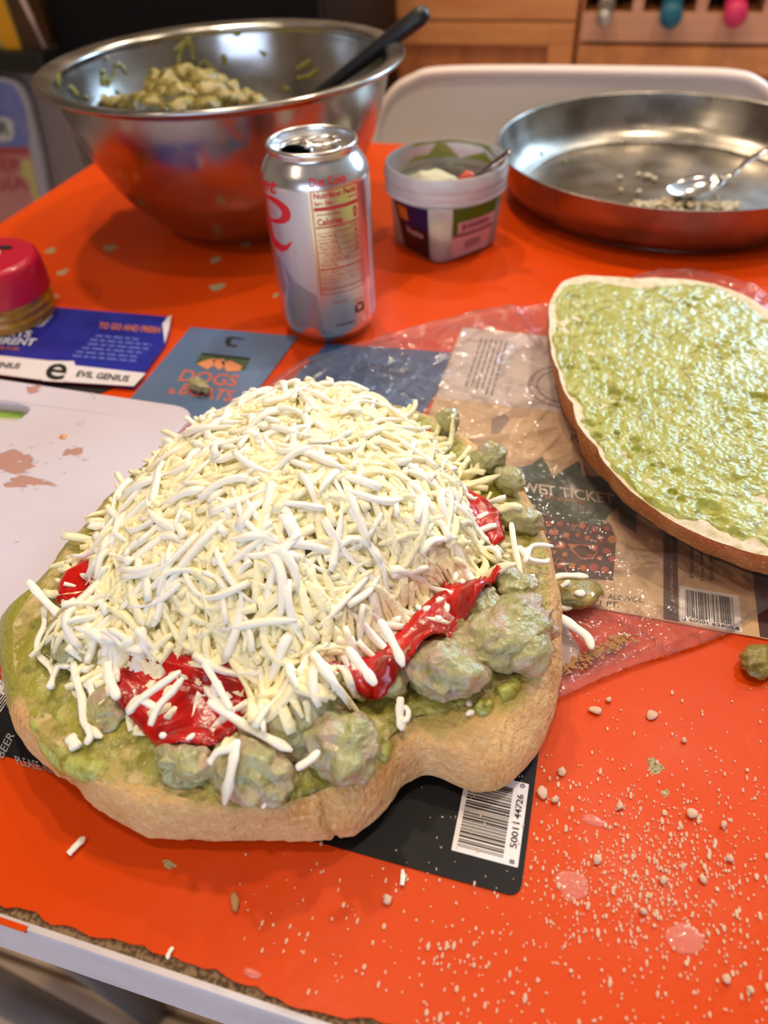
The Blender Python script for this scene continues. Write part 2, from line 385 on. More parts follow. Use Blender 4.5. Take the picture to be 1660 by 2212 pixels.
bottle(.076, -.0085, .0185, 'teal', 'wine bottle with a teal cap in the middle visible cubby', mat('teal_foil', L(30, 96, 116), .5), .055)
bottle(.180, -.0060, .0185, 'pink', 'wine bottle with a bright pink cap in the right visible cubby', mat('pink_foil', L(214, 48, 96), .45), .055)
AX = PY(693, 50, 1.13)[0]
ap = empty('black_appliance', (-.65, 1.4, FZ), 'black kitchen appliance filling the dark gap left of the maple cabinet', 'appliance')
mk('appliance_body', box(-.857, AX, 1.15, 1.55, FZ, .16, .004), M_black, ap, smooth=False)
mk('appliance_door', box(-.857, AX-.001, 1.13, 1.15, FZ+.05, .155, .003), M_black, ap, smooth=False)
# ---------------------------------------------------------------- grey unit on the left with box and card
gu = empty('grey_unit', (-1.2, 1.3, FZ), 'dull grey storage unit with a black ledge behind the left table corner', 'storage unit')
mk('side_panel', box(-1.7, -.862, 1.1, 1.5, FZ, -.012, .004), mat('grey_laminate', L(118, 104, 100), .5), gu, smooth=False)
mk('ledge', box(-1.7, -.858, 1.08, 1.5, -.012, .018, .004), mat('black_ledge', L(20, 18, 12), .5), gu, smooth=False)
yb = empty('yellow_box', (-.96, 1.15, .018), 'yellow and pale printed box on the black ledge, cut by the frame', 'box')
mk('box_body', box(-1.12, -.905, 1.1, 1.25, .018, .2, .002), mat('pale_yellow_card', L(176, 152, 72), .5, var=(60, L(150, 130, 66), .4, .6)), yb, smooth=False)
mk('side_band', flat([(-.935, .0183), (-.905, .0183), (-.907, .2), (-.955, .2)], 0, .001), None, yb, smooth=False)
o = yb.children[-1]; o.data.materials.append(mat('strong_yellow_print', L(206, 140, 10), .5))
for v in o.data.vertices:
    a = v.co+Vector(ORI['yellow_box']); v.co = Vector((a.x, 1.0985+a.z*.8, a.y))-Vector(ORI['yellow_box'])
mk('clear_sleeve', tube([(-.862, 1.1, .02), (-.868, 1.1, .06), (-.882, 1.1, .12), (-.9, 1.1, .2)], .005, .004), mat('pale_plastic_edge', L(170, 140, 130), .35), yb)
mk('brown_side', box(-.905, -.872, 1.105, 1.25, .018, .2), mat('brown_card', L(70, 42, 12), .6), yb, smooth=False)
# rounded printed card
CY_ = 1.08
def wallpoly(pts, y0, y1):
    V, Fc = flat([(PY(a, b, CY_)[0], PY(a, b, CY_)[2]) for a, b in pts], -y1, -y0)
    V = np.array(V); V = np.stack([V[:, 0], -V[:, 2], V[:, 1]], 1); return V, [f[::-1] for f in Fc][:]
card = mk('printed_card', wallpoly([(-90, 168), (10, 169), (30, 176), (46, 192), (60, 222), (74, 280), (90, 350), (103, 425), (112, 500), (120, 580), (-90, 620)], CY_, CY_+.012), mat('card_edge', L(150, 145, 150), .5), at=(-1.0, CY_, -.2), smooth=False,
          label='rounded printed card, blue above pink and yellow, standing against the grey unit', cat='card')
y0, y1 = CY_-.0006, CY_
mk('print', wallpoly([(-85, 176), (8, 177), (26, 184), (40, 200), (52, 228), (64, 290), (62, 318), (-85, 318)], y0, y1), mat('blue_print', L(84, 96, 150), .5, var=(14, L(120, 118, 146), .4, .7)), card, smooth=False, label='blue upper field')
mk('print', wallpoly([(-85, 318), (62, 318), (66, 334), (-85, 332)], y0, y1), mat('rose_print', L(150, 60, 62), .5), card, smooth=False, label='rose band')
mk('print', wallpoly([(-85, 332), (66, 334), (84, 410), (98, 480), (108, 570), (-85, 600)], y0, y1), mat('pink_print', L(176, 116, 108), .5, var=(10, L(160, 92, 88), .45, .65)), card, smooth=False, label='pink lower field')
mk('print', wallpoly([(48, 345), (68, 345), (86, 425), (94, 470), (74, 440), (62, 390), (42, 372)], y0-.0003, y0), mat('yellow_print', L(172, 158, 96), .5), card, smooth=False, label='yellow corner patch')
mk('print', wallpoly([(-60, 250), (16, 253), (29, 264), (31, 290), (26, 303), (0, 306), (-60, 306)], y0-.0003, y0), mat('bubble_print', L(170, 168, 160), .5), card, smooth=False)
M_redk = mat('dull_red_print', L(150, 58, 60), .5)
def wtext(s, bl, br, tl, m):
    a, b, c_ = [PY(*q, CY_)+np.array([0, -.0012, 0]) for q in (bl, br, tl)]
    lettering(s, lambda u, v: a+(b-a)*u+(c_-a)*v, m, card, .02)
wtext('ER', (-22, 292), (23, 292), (-26, 262), M_ink)
wtext('PHER', (-48, 369), (50, 367), (-54, 343), M_redk)
wtext('RDIA', (-40, 415), (62, 410), (-48, 387), M_redk)
# ---------------------------------------------------------------- folding chair behind the table
M_chair = mat('white_moulded_plastic', L(226, 214, 200), .5)
ch = empty('folding_chair', (-.05, .95, FZ), 'white plastic folding chair pushed in behind the far table edge', 'chair')
bp_ = [(-.297, -.40), (-.292, -.09), (-.286, -.045), (-.278, -.012), (-.258, .014), (-.236, .026), (-.205, .034), (-.1, .0375), (.07, .0385), (.125, .037), (.148, .031), (.166, .019), (.180, -.005), (.190, -.06), (.20, -.40)]
def chp(pts, y0, y1):
    V, Fc = flat(pts, -y1, -y0); V = np.array(V); lean = .10*(V[:, 1]-.04)*-1
    return np.stack([V[:, 0], -V[:, 2]-lean, V[:, 1]], 1), Fc
mk('backrest', chp(bp_, .952, .966), M_chair, ch, smooth=False)
rim = [(x, .954-.10*(.04-z)*1, z) for x, z in [bp_[0]]+spline(bp_[1:-1], 5).tolist()+[bp_[-1]]]
mk('back_frame', tube(rim, .006, .011, 8, up=(0, 1, 0)), mat('pale_rim', L(232, 214, 204), .4), ch)
mk('seat', box(-.28, .18, .55, .92, -.32, -.295, .008), M_chair, ch, smooth=False)
for x in (-.295, .195):
    mk('leg', tube([(x, .95, -.05), (x, .925, -.3), (x, .62, -.73)], .011), M_chair, ch)
    mk('leg', tube([(x, .58, -.31), (x, .78, -.5), (x, 1.04, -.73)], .011), M_chair, ch)
# ================================================================ the table
TX0, TX1, TY0, TY1 = -.528, 1.0, .0335, .80
tb = empty('folding_table', (.2, .4, FZ), 'orange laminate folding table with white metal edge, worn and chipped', 'table')
nx = 420
xs = np.linspace(TX0-.0034, TX1+.0034, nx)
edge = TY0+.004+.0012*noise3(np.stack([xs*90, xs*0, xs*0], 1), 3)+.0010*noise3(np.stack([xs*260, xs*0, xs*0], 1), 5)+.0016*np.clip(noise3(np.stack([xs*17, xs*0, xs*0], 1), 9), 0, 1)
edge -= .003*np.clip(noise3(np.stack([xs*23+5, xs*0, xs*0], 1), 12)-.05, 0, 1)
chips = [((1415, 1655), 17, 15), ((1438, 1714), 9, 9), ((110, 541), 11, 8), ((238, 536), 16, 7), ((136, 588), 11, 7), ((113, 641), 13, 7), ((465, 562), 11, 7), ((470, 620), 16, 8), ((532, 526), 13, 6), ((596, 638), 6, 5), ((365, 1868), 16, 9)]
V = [(x, e, 0) for x, e in zip(xs, edge)]+[(x, e, -.0012) for x, e in zip(xs, edge)]
n = nx
V += [(x, TY1+.0034, 0) for x in xs]+[(x, TY1+.0034, -.0012) for x in xs]
Fc = []
for i in range(n-1):
    Fc += [(i, i+1, 2*n+i+1, 2*n+i), (n+i, n+i+1, i+1, i), (3*n+i, 3*n+i+1, 2*n+i+1, 2*n+i)[::-1]]
mk('tabletop', (V, Fc), M_orange, tb, smooth=False)
mk('core_board', box(TX0+.001, TX1-.001, TY0+.0012, TY1-.001, -.018, -.0013), M_chipb, tb, smooth=False)
# white edge band with remaining orange flecks
prof = [(TY0+.0014, -.0012), (TY0-.0006, -.0008), (TY0-.0012, -.003), (TY0-.0012, -.058), (TY0+.001, -.060), (TY0+.012, -.060), (TY0+.012, -.018), (TY0+.0014, -.018)]
V = [(x, y, z) for x in (TX0-.002, TX1+.002) for y, z in prof]; m_ = len(prof)
mk('edge_band', (V, [(i, (i+1) % m_, m_+(i+1) % m_, m_+i)[::-1] for i in range(m_)]+[tuple(range(m_)), tuple(range(2*m_-1, m_-1, -1))]), M_white, tb, smooth=False, label='white front edge band')
mk('edge_band', join([box(TX0-.003, TX0+.001, TY0, TY1+.002, -.06, -.0013, .0006), box(TX1-.001, TX1+.003, TY0, TY1+.002, -.06, -.0013, .0006), box(TX0-.003, TX1+.003, TY1-.001, TY1+.003, -.06, -.0013, .0006)]), M_white, tb, smooth=False)
fr = []
x = TX0
while x < .3:
    w = rng.uniform(.003, .018)
    if rng.rand() < .5: fr.append(box(x, x+w, TY0-.0014, TY0+.0004, -.0022, -.0004))
    x += w+rng.uniform(.002, .03)
mk('laminate_remnant', join(fr), M_orange, tb, smooth=False, kind='stuff')
M_chip = mat('bare_chip', L(176, 158, 112), .7, var=(900, L(110, 92, 62), .5, .65, 3))
for (px, py), rx, ry in chips:
    c0 = P(px, py); dx = abs(P(px+rx, py)-c0)[0]; dy = abs(P(px, py+ry)-c0)[1]
    pl = [(c0[0]+dx*math.cos(t)*(1+.3*math.sin(3*t+px)), c0[1]+dy*math.sin(t)*(1+.25*math.cos(2*t+py))) for t in np.linspace(0, 2*np.pi, 14, endpoint=False)]
    mk('laminate_chip', flat(pl, -.0004, .00012), M_chip, tb, smooth=False)
mk('foot_bar', tube([(-.66, .075, -.70), (-.4, .045, -.70), (-.2, .02, -.70)], .02, seg=16), M_grey, tb)
for x, y in ((-.36, .09), (-.36, .74), (.85, .09), (.85, .74)):
    mk('leg', tube([(x, y, -.02), (x, y, -.4), (x+.012, y, -.735)], .0125, .016, 14, up=(0, 1, 0)), M_grey, tb)
# ================================================================ prints lying on the table
M_blk = mat('black_label', L(12, 12, 17), .5, spec=.25)
lab = mk('black_beer_label', flat(roundrect(-.205, .0125, .0835, .208, .004), .0001, .0006), M_blk, at=(-.09, .14, 0), smooth=False,
         label='black rectangular drink label with barcode lying under the cheese-topped bread', cat='label')
z = .0008
mk('print', flat(roundrect(-.0125, .0105, .0925, .1225, .0004), .0006, z), M_paperw, lab, smooth=False, label='white barcode field')
def bars(x0, x1, y0, y1, along, zz, seed=1, fill=.5):
    r = random.Random(seed); out = []; a, b = (y0, y1) if along == 'y' else (x0, x1); t = a
    while t < b:
        w = r.choice((.00018, .00018, .0003, .0005, .0007))
        if along == 'y': out.append(box(x0, x1, t, min(t+w, b), zz-.0002, zz+.0001))
        else: out.append(box(t, min(t+w, b), y0, y1, zz-.0002, zz+.0001))
        t += w+r.choice((.0002, .00025, .0004, .0006))
    return join(out)
mk('barcode', bars(-.0108, .0052, .0945, .1195, 'y', z, 4), M_ink, lab, smooth=False)
def vt(s, x, y0, y1, h, m, par, zz=z+.0002, b=.01):   # text reading upwards (towards the far side)
    lettering(s, lambda u, v: np.array([x-h*v, y0+(y1-y0)*u, zz]), m, par, b)
vt('8', .0092, .0932, .0946, .0018, M_ink, lab); vt('50011', .0092, .0985, .1075, .0024, M_ink, lab); vt('44726', .0092, .1088, .1178, .0024, M_ink, lab); vt('0', .0092, .1205, .1218, .0018, M_ink, lab)
M_gp = mat('grey_print', L(150, 150, 158), .5)
mk('print', flat(pxp([(-80, 1440), (14, 1475), (36, 1482), (-14, 1572), (-80, 1580)]), .0006, z), M_paperw, lab, smooth=False, label='white barcode field at the left end')
mk('barcode', join([box(P(-40, 1530)[0]+i*.0012, P(-40, 1530)[0]+i*.0012+.0006, P(0, 1560)[1], P(0, 1500)[1], z-.0002, z+.0001) for i in range(14)]), M_ink, lab, smooth=False)
lettering('PLEASE RECYCLE', quadmap((38, 1652), (170, 1684), (30, 1632), z), M_gp, lab, .01)
lettering('BEER', quadmap((6, 1640), (32, 1588), (-8, 1630), z), M_gp, lab, .01)
lettering('BEVERAGE ALCOHOL', quadmap((-55, 1440), (66, 1290), (-72, 1428), z), M_gp, lab, .01)
for k in range(6): lettering('impair your ability to drive', quadmap((-38+k*6, 1470+k*15), (62+k*3, 1345+k*17), (-46+k*6, 1462+k*15), z), M_gp, lab, 0)
# blue carton
zb = .0032
blue = mk('blue_carton', flat(pxp([(-120, 640), (70, 659), (360, 684), (368, 682), (364, 712), (356, 742), (288, 834), (-120, 785)], zb), .0004, zb), mat('blue_carton_card', L(34, 44, 150), .3, var=(30, L(26, 30, 128), .4, .65)), at=tuple(P(180, 750)[:2])+(0,), smooth=False,
          label='flat blue carton with a white side band, beside the red-lidded jar', cat='carton')
zc = zb+.0003
M_whb = mat('white_carton_band', L(226, 218, 222), .35)
mk('print', flat(pxp([(-120, 756), (0, 768), (108, 779), (160, 780), (162, 789), (315, 806), (289, 834), (100, 822), (-120, 793)], zc), zb, zc), M_whb, blue, smooth=False, label='white band')
mk('print', flat(pxp([(361, 686), (370, 681), (365, 712), (356, 741), (351, 700)], zc), zb, zc), M_whb, blue, smooth=False, label='white folded tab')
M_or = mat('orange_print', L(196, 108, 70), .45); M_pale = mat('pale_print', L(214, 214, 232), .45); M_pb = mat('soft_blue_print', L(94, 104, 190), .45)
zt = zc+.0002
lettering('EVIL GENIUS', quadmap((163, 813), (276, 825), (170, 800), zt), M_ink, blue, .03)
lettering('EVIL GENIUS', quadmap((-62, 790), (40, 797), (-54, 778), zt), M_ink, blue, .03)
mk('logo_badge', flat(pxp([(84, 815), (104, 786), (112, 779), (152, 781), (158, 790), (145, 822), (136, 825), (92, 822)], zt+.0001), zc, zt+.0001), M_whb, blue, smooth=False)
lettering('e', quadmap((92, 817), (136, 822), (108, 783), zt+.0003), M_ink, blue, .015, label='black stylised letter e')
lettering('HITS', quadmap((4, 725), (64, 729), (12, 711), zt), M_pale, blue, .03); lettering('IT', quadmap((-38, 722), (-10, 724), (-30, 708), zt), M_pale, blue, .03)
lettering('DIFFERENT', quadmap((-62, 740), (72, 746), (-52, 726), zt), M_pale, blue, .03)
lettering('BEER FOR FUN', quadmap((-50, 752), (38, 757), (-46, 745), zt), M_or, blue, .02)
bdg = mk('logo_badge', flat(pxp([(40, 696), (62, 664), (88, 661), (114, 680), (92, 703), (60, 706)], zt), zb, zt), M_pale, blue, smooth=False)
lettering('GOT', quadmap((64, 680), (96, 683), (70, 667), zt+.0003), M_ink, blue, .02); lettering('THIS', quadmap((54, 700), (90, 702), (62, 685), zt+.0003), M_ink, blue, .02)
lettering('TO GO AND FRESH', quadmap((212, 709), (345, 720), (216, 696), zt), M_or, blue, .03)
ln = []
for k, (x0, x1) in enumerate([(208, 300), (196, 328), (190, 322), (178, 312), (166, 300), (158, 296)]):
    y = 722+k*9.5; x = x0
    while x < x1:
        w = random.uniform(10, 26); ln.append(flat(pxp([(x, y+(x-200)*.085), (min(x+w, x1), y+(x+w-200)*.085), (min(x+w, x1)-2, y+4+(x+w-200)*.085), (x-2, y+4+(x-200)*.085)], zt), zb, zt)); x += w+5
mk('small_print', join(ln), M_pb, blue, smooth=False)
mk('carton_dark_strip', flat(pxp([(-120, 800), (100, 826), (245, 838), (215, 850), (-120, 815)], .0006), .0002, .0006), M_ink, blue, smooth=False)  # black strip along the carton's near lower edge
# grey-blue cards
M_cardb = mat('slate_blue_card', L(98, 112, 142), .25, coat=.3, var=(12, L(88, 118, 156), .45, .65))
dg = mk('dog_card', flat(pxp([(413, 709), (645, 729), (560, 842), (500, 925), (262, 888)]), .0003, .0010), M_cardb, at=tuple(P(450, 800)[:2])+(0,), smooth=False,
        label='slate blue card with orange dog picture, far left of the cheese heap', cat='card')
zd = .0011; M_dgo = mat('burnt_orange_print', L(206, 98, 60), .45)
lettering('DOGS', quadmap((384, 822), (508, 836), (398, 798), zd), M_dgo, dg, .01)
lettering('&', quadmap((362, 849), (379, 852), (366, 838), zd), M_dgo, dg, .01)
lettering('BOATS', quadmap((384, 851), (496, 868), (400, 828), zd), M_dgo, dg, .01)
mk('print', flat(pxp([(436, 763), (541, 774), (530, 800), (421, 784)], zd), .001, zd), mat('green_print', L(62, 86, 48), .5), dg, smooth=False, label='green picture field')
mk('print', flat(pxp([(436, 762), (541, 773), (539, 777), (434, 766)], zd+.0001), zd, zd+.0002), M_ink, dg, smooth=False)
M_dog = mat('tan_print', L(224, 142, 98), .5)
for pts in ([(425, 786), (450, 777), (466, 775), (462, 790), (448, 799)], [(478, 782), (500, 780), (524, 792), (518, 802), (490, 803)], [(460, 778), (484, 776), (486, 790), (474, 800), (464, 792)]):
    mk('print', flat(pxp(pts, zd), zd, zd+.0003), M_dog, dg, smooth=False, label='tan dog shape')
mk('print', flat(pxp([(489, 729), (500, 727), (528, 731), (527, 734), (502, 732), (498, 743), (514, 746), (512, 750), (490, 748), (486, 738)], zd), .001, zd), M_ink, dg, smooth=False, label='small black emblem')
db = mk('blue_card', flat(pxp([(706, 744), (1000, 766), (900, 915), (580, 870), (610, 846)]), .0003, .0009), mat('blue_card_face', L(66, 96, 146), .3), at=tuple(P(800, 800)[:2])+(0,), smooth=False,
        label='plain blue card under the clear bag behind the cheese heap', cat='card')
lettering('DOGS', quadmap((760, 800), (880, 812), (772, 780), .001), mat('dark_blue_print', L(40, 60, 100), .4), db, .01)
# beige brewery label
bx0, bx1, by0, by1 = -.0755, .135, .2105, .4365
wt = mk('brewery_label', flat([(bx0, by0), (bx1, by0), (bx1, by1), (bx0, by1)], .0003, .0010), mat('beige_label', L(214, 184, 148), .35, coat=.2, var=(9, L(200, 160, 112), .4, .65)), at=(.03, .32, 0), smooth=False,
        label='beige drink label with pineapple picture, between the two bread halves', cat='label')
zw = .0012
mk('print', flat([(bx0+.001, .352), (.0, .352), (.0, by1-.001), (bx0+.001, by1-.001)], .001, .0011), mat('off_white_print', L(214, 200, 198), .4), wt, smooth=False, label='off-white back panel')
def vlines(x0, n, dx, y0, y1, hh, m, z_):
    out = []
    for k in range(n):
        t = y0+random.uniform(0, .01)
        while t < y1: w = random.uniform(.004, .011); out.append(box(x0+k*dx, x0+k*dx+hh, t, min(t+w, y1), z_-.0002, z_)); t += w+.0014
    return join(out)
mk('small_print', vlines(-.060, 6, .0034, .36, .425, .0013, mat('grey_small_print', L(120, 112, 118), .5), zw), mat('faint_small_print', L(128, 118, 122), .5), wt, smooth=False)
for r0 in (.023, .018):
    cc = P(1222, 838)[:2]
    a = np.linspace(0, 2*np.pi, 40, endpoint=False)
    mk('seal_ring', flat([(cc[0]+r0*math.cos(t), cc[1]+r0*math.sin(t)) for t in a], .001, zw, [[(cc[0]+(r0-.0012)*math.cos(t), cc[1]+(r0-.0012)*math.sin(t)) for t in a[::-1]]]), mat('seal_print', L(140, 124, 124), .5), wt, smooth=False)
lettering('PENN', quadmap((1233, 952), (1300, 964), (1235, 938), zw), M_ink, wt, .01)
mk('print', flat(pxp([(1062, 905), (1090, 892), (1102, 905), (1080, 935), (1062, 938)], zw), .001, zw), mat('faint_emblem', L(150, 130, 122), .5), wt, smooth=False)
mk('print', flat(pxp([(955, 893), (962, 883), (978, 884), (974, 896)], zw), .001, zw), M_ink, wt, smooth=False)
M_leaf = mat('dark_green_print', L(38, 66, 54), .5, var=(60, L(60, 82, 62), .45, .6)); M_fru = mat('fruit_brown_print', L(74, 40, 30), .5)
leaf = [(1092, 1044), (1108, 1028), (1122, 1010), (1150, 1002), (1172, 985), (1186, 1010), (1195, 1030), (1225, 1010), (1250, 995), (1262, 1028), (1320, 1030), (1360, 1060), (1375, 1105), (1376, 1152), (1340, 1128), (1335, 1095), (1318, 1110), (1300, 1135), (1210, 1120), (1170, 1105), (1130, 1090), (1105, 1065)]
mk('print', flat(pxp(leaf, zw), .001, zw), M_leaf, wt, smooth=False, label='dark green leaf crown')
mk('print', flat(pxp([(1150, 1108), (1320, 1130), (1332, 1165), (1325, 1254), (1180, 1245), (1150, 1190)], zw-.0001), .001, zw-.0001), M_fru, wt, smooth=False, label='brown pineapple body')
M_f1 = mat('facet_orange_print', L(196, 92, 48), .45); M_f2 = mat('facet_red_print', L(168, 66, 50), .45); M_f3 = mat('facet_gold_print', L(196, 124, 56), .45)
rr = random.Random(3)
for i in range(6):
    for j in range(7):
        x = 1160+j*25+(i % 2)*12+rr.uniform(-3, 3); y = 1126+i*22+j*3+rr.uniform(-3, 3)
        if x > 1326 or y > 1248 or abs(x-1255)+abs(y-1192) < 28: continue
        k = rr.randint(3, 6); a0 = rr.uniform(0, 6); s_ = rr.uniform(6, 11)
        mk('facet', flat(pxp([(x+s_*math.cos(a0+t*2*math.pi/k), y+s_*.85*math.sin(a0+t*2*math.pi/k)) for t in range(k)], zw), zw-.0002, zw+.0001), rr.choice((M_f1, M_f2, M_f3, M_f1)), wt, smooth=False)
def outline(pts, w, z_):
    p = np.array([P(*q, z_) for q in pts+[pts[0]]]); return tube(p, w, .00015, 4)
M_pinkl = mat('salmon_line_print', L(196, 116, 96), .5)
mk('emblem_outline', outline([(1186, 1238), (1208, 1204), (1228, 1240), (1205, 1248)], .0005, zw+.0002), M_pinkl, wt, smooth=False)
mk('emblem_outline', outline([(1234, 1186), (1250, 1176), (1276, 1180), (1290, 1194), (1280, 1206), (1256, 1206)], .0005, zw+.0002), M_pinkl, wt, smooth=False)
M_cream = mat('cream_print', L(232, 214, 200), .45)
lettering('WET TICKET', quadmap((1128, 1062), (1330, 1090), (1126, 1040), zw+.0003), M_cream, wt, .012)
lettering('Brewing', quadmap((1178, 1080), (1268, 1092), (1180, 1068), zw+.0003), M_f3, wt, .0)
lettering('8% ALC./VOL.', quadmap((1288, 1290), (1392, 1302), (1290, 1280), zw), M_leaf, wt, .01)
lettering('1 PT.', quadmap((1296, 1308), (1338, 1312), (1298, 1297), zw), M_ink, wt, .01)
mk('print', flat([(P(1433, 1345)[0], by0+.0005), (P(1466, 1345)[0], by0+.0005), (P(1466, 1345)[0], by1-.01), (P(1433, 1345)[0], by1-.01)], .001, zw), mat('dark_brown_stripe', L(58, 32, 34), .45), wt, smooth=False, label='dark brown stripe')
vt('HANDCRAFTED IN NEW JERSEY', P(1456, 1330)[0], .222, .30, .0016, M_pinkl, wt, zw+.0002)
vt('Pineapple', P(1500, 1240)[0], .238, .262, .0022, M_ink, wt, zw+.0002); vt('This lush pale', P(1522, 1250)[0], .236, .266, .0018, M_ink, wt, zw+.0002); vt('with notes', P(1540, 1250)[0], .238, .262, .0018, M_ink, wt, zw+.0002)
x0 = P(1468, 1340)[0]; x1 = P(1602, 1362)[0]
mk('print', flat([(x0, by0+.001), (x1, by0+.001), (x1, by0+.0215), (x0, by0+.0215)], .001, zw), M_paperw, wt, smooth=False, label='white barcode field')
mk('barcode', bars(x0+.0025, x1-.003, by0+.004, by0+.0195, 'x', zw+.0001, 8), M_ink, wt, smooth=False)
lettering('8 60001 63400 6', lambda u, v: np.array([x0+.001+(x1-x0-.002)*u, by0+.0015+.0019*v, zw+.0003]), M_ink, wt, .01)
x2 = P(1640, 1370)[0]
mk('print', flat([(x2, by0+.0005), (bx1-.0005, by0+.0005), (bx1-.0005, by1-.01), (x2, by1-.01)], .001, zw), mat('wine_stripe', L(70, 34, 36), .45), wt, smooth=False, label='dark wine-coloured end stripe')
# pale paper corner by the bread
mk('paper_scrap', flat(pxp([(1150, 1330), (1215, 1345), (1252, 1405), (1248, 1440), (1195, 1475), (1150, 1470)]), .0013, .0017), mat('greyish_paper', L(200, 182, 184), .5), at=tuple(P(1200, 1400)[:2])+(0,), smooth=False,
   label='pale greyish paper corner poking from under the right bread edge', cat='paper')
# ================================================================ cutting board
zB = .0085
edge_dir = None
A = np.array([-.2085, .3005]); d1 = np.array([-.017, -.160]); d1 = d1/np.linalg.norm(d1); d2 = np.array([-1, .012])
q = []
c0 = A+d1*.014+d2*.014
for t in np.linspace(0, 1, 7):
    a = math.pi/2*t; v = c0+(-d2)*.014*math.cos(a)+(-d1)*.014*math.sin(a); q.append(tuple(v))
poly = q+[tuple(A+d2*.30), tuple(A+d2*.30+d1*.245), tuple(A+d1*.245)]
slot = [P(*s_, zB)[:2] for s_ in [(-150, 848), (40, 872), (58, 877), (62, 882), (58, 892), (44, 903), (28, 907), (-150, 900)]]
board = mk('cutting_board', flat(poly, .0006, zB, [slot]), mat('white_polyethylene', L(212, 204, 218), .38, sss=.1, var=(12, L(206, 196, 208), .4, .7), bump=((600, .0002),)), at=(-.35, .2, 0), smooth=False,
           label='white plastic cutting board with handle slot, wet with pinkish juice', cat='cutting board')
md = board.modifiers.new('soft_edges', 'BEVEL'); md.width = .0016; md.segments = 2; md.limit_method = 'ANGLE'; md.angle_limit = math.radians(50)
mk('green_wrapper', flat([P(*s_, 0)[:2] for s_ in [(-80, 850), (75, 866), (70, 925), (-80, 915)]], .0003, .0008), mat('pale_wrapper', L(196, 196, 176), .5), at=tuple(P(20, 890)[:2])+(0,), smooth=False,
   label='pale wrapper with green stripe seen through the board slot', cat='wrapper')
mk('stripe', flat([P(*s_, 0)[:2] for s_ in [(-80, 884), (52, 896), (50, 906), (-80, 900)]], .0008, .001), mat('green_stripe', L(140, 186, 70), .5), bpy.data.objects['green_wrapper'], smooth=False)
M_juice = mat('pink_juice', L(232, 176, 160), .12, coat=.5, alpha=.55)
def blobpoly(c, rx, ry, sd, n=26, z=0, amp=.35):
    c0 = P(*c, z); dx = abs((P(c[0]+rx, c[1], z)-c0)[0])+1e-5; dy = abs((P(c[0], c[1]+ry, z)-c0)[1])+1e-5
    a = np.linspace(0, 2*np.pi, n, endpoint=False); r = 1+amp*noise3(np.stack([np.cos(a)*1.6+sd, np.sin(a)*1.6, 0*a], 1), sd)+amp*.5*noise3(np.stack([np.cos(a)*4+sd, np.sin(a)*4, 0*a], 1), sd+4)
    return [(c0[0]+dx*k*math.cos(t), c0[1]+dy*k*math.sin(t)) for t, k in zip(a, r)]
def puddle(name, c, rx, ry, sd, z, h, m, amp=.35, parent=None, **kw):
    pl = blobpoly(c, rx, ry, sd, z=z, amp=amp); sz = max(np.ptp([p[0] for p in pl]), np.ptp([p[1] for p in pl]))
    rad = min(np.ptp([p[0] for p in pl]), np.ptp([p[1] for p in pl]))*.35
    g = sheet(pl, max(sz/26, .0003), lambda x, y, d: z+h*np.sqrt(np.clip(d/rad, 0, 1)), lambda x, y, d: z+0*x)
    c0 = P(*c, z); return mk(name, g, m, parent, at=(c0[0], c0[1], z), **kw)
for i, (c, rx, ry, lb) in enumerate([((18, 990), 62, 26, 'large pinkish juice smear on the left of the cutting board'), ((70, 1040), 45, 12, 'long pinkish juice streak crossing the cutting board'), ((30, 1048), 34, 9, 'thin pinkish juice streak near the left frame edge'), ((160, 975), 16, 12, 'faint pink juice patch right of the smear on the board'), ((70, 840), 17, 9, 'small tan stain near the far board edge')]):
    puddle('juice_smear', c, rx, ry, 11+i, zB, .0003, M_juice, .5, label=lb, cat='juice', group='juice smears on the cutting board')
mk_b = puddle('oil_drop', (136, 944), 9, 6, 3, zB, .001, mat('amber_drop', L(206, 140, 60), .15, coat=.5), .15, label='amber oil drop on the cutting board beyond the smear', cat='drop')
M_drop = mat('clear_drop', L(240, 236, 240), .05, coat=1., alpha=.35, spec=.8)
for i, c in enumerate([(175, 912), (42, 998), (8, 1018), (50, 1056), (95, 1040), (140, 1020), (185, 990), (160, 960), (112, 955), (70, 965), (25, 960), (130, 990), (60, 1018), (80, 1055), (118, 1048), (38, 1168), (200, 852), (170, 985), (78, 995), (20, 1040), (100, 1000), (62, 980), (205, 858), (84, 842)]):
    r_ = (8, 5, 4, 5, 4, 4)[i % 6]
    puddle('juice_drop', c, r_, r_*.7, i, zB+.0003, .0009, M_drop, .1, label='tiny clear juice drop on the white cutting board', cat='drop', group='clear drops on the cutting board')
# ================================================================ jar at the left edge
jc = np.array([-.405, .384])
jar = empty('mustard_jar', (jc[0], jc[1], .0035), 'low jar with crimson lid and golden ribbed side, cut by the left frame edge', 'jar')
mk('jar_body', lathe(smoothprof([(0, .0035), (.029, .0035), (.032, .006), (.0335, .010), (.0325, .0125), (.0340, .016), (.033, .0185), (.0335, .022), (.030, .024), (0, .024)], 4), 64, (jc[0], jc[1], 0)), mat('golden_glass', L(190, 132, 36), .25, coat=.4, var=(60, L(150, 96, 24), .4, .6)), jar)
mk('jar_lid', lathe(smoothprof([(.030, .022), (.0345, .0225), (.0352, .026), (.0350, .042), (.0325, .0475), (.027, .0485), (0, .0485)], 5), 64, (jc[0], jc[1], 0)), mat('crimson_lid', L(186, 18, 52), .3, coat=.3), jar)
c0 = jc+np.array([-.008, -.002]); mk('lid_sticker', flat([(c0[0]+.020*math.cos(t), c0[1]+.016*math.sin(t)) for t in np.linspace(0, 6.28, 9)[:-1]], .0486, .0492), mat('cream_sticker', L(222, 206, 192), .5), jar, smooth=False)
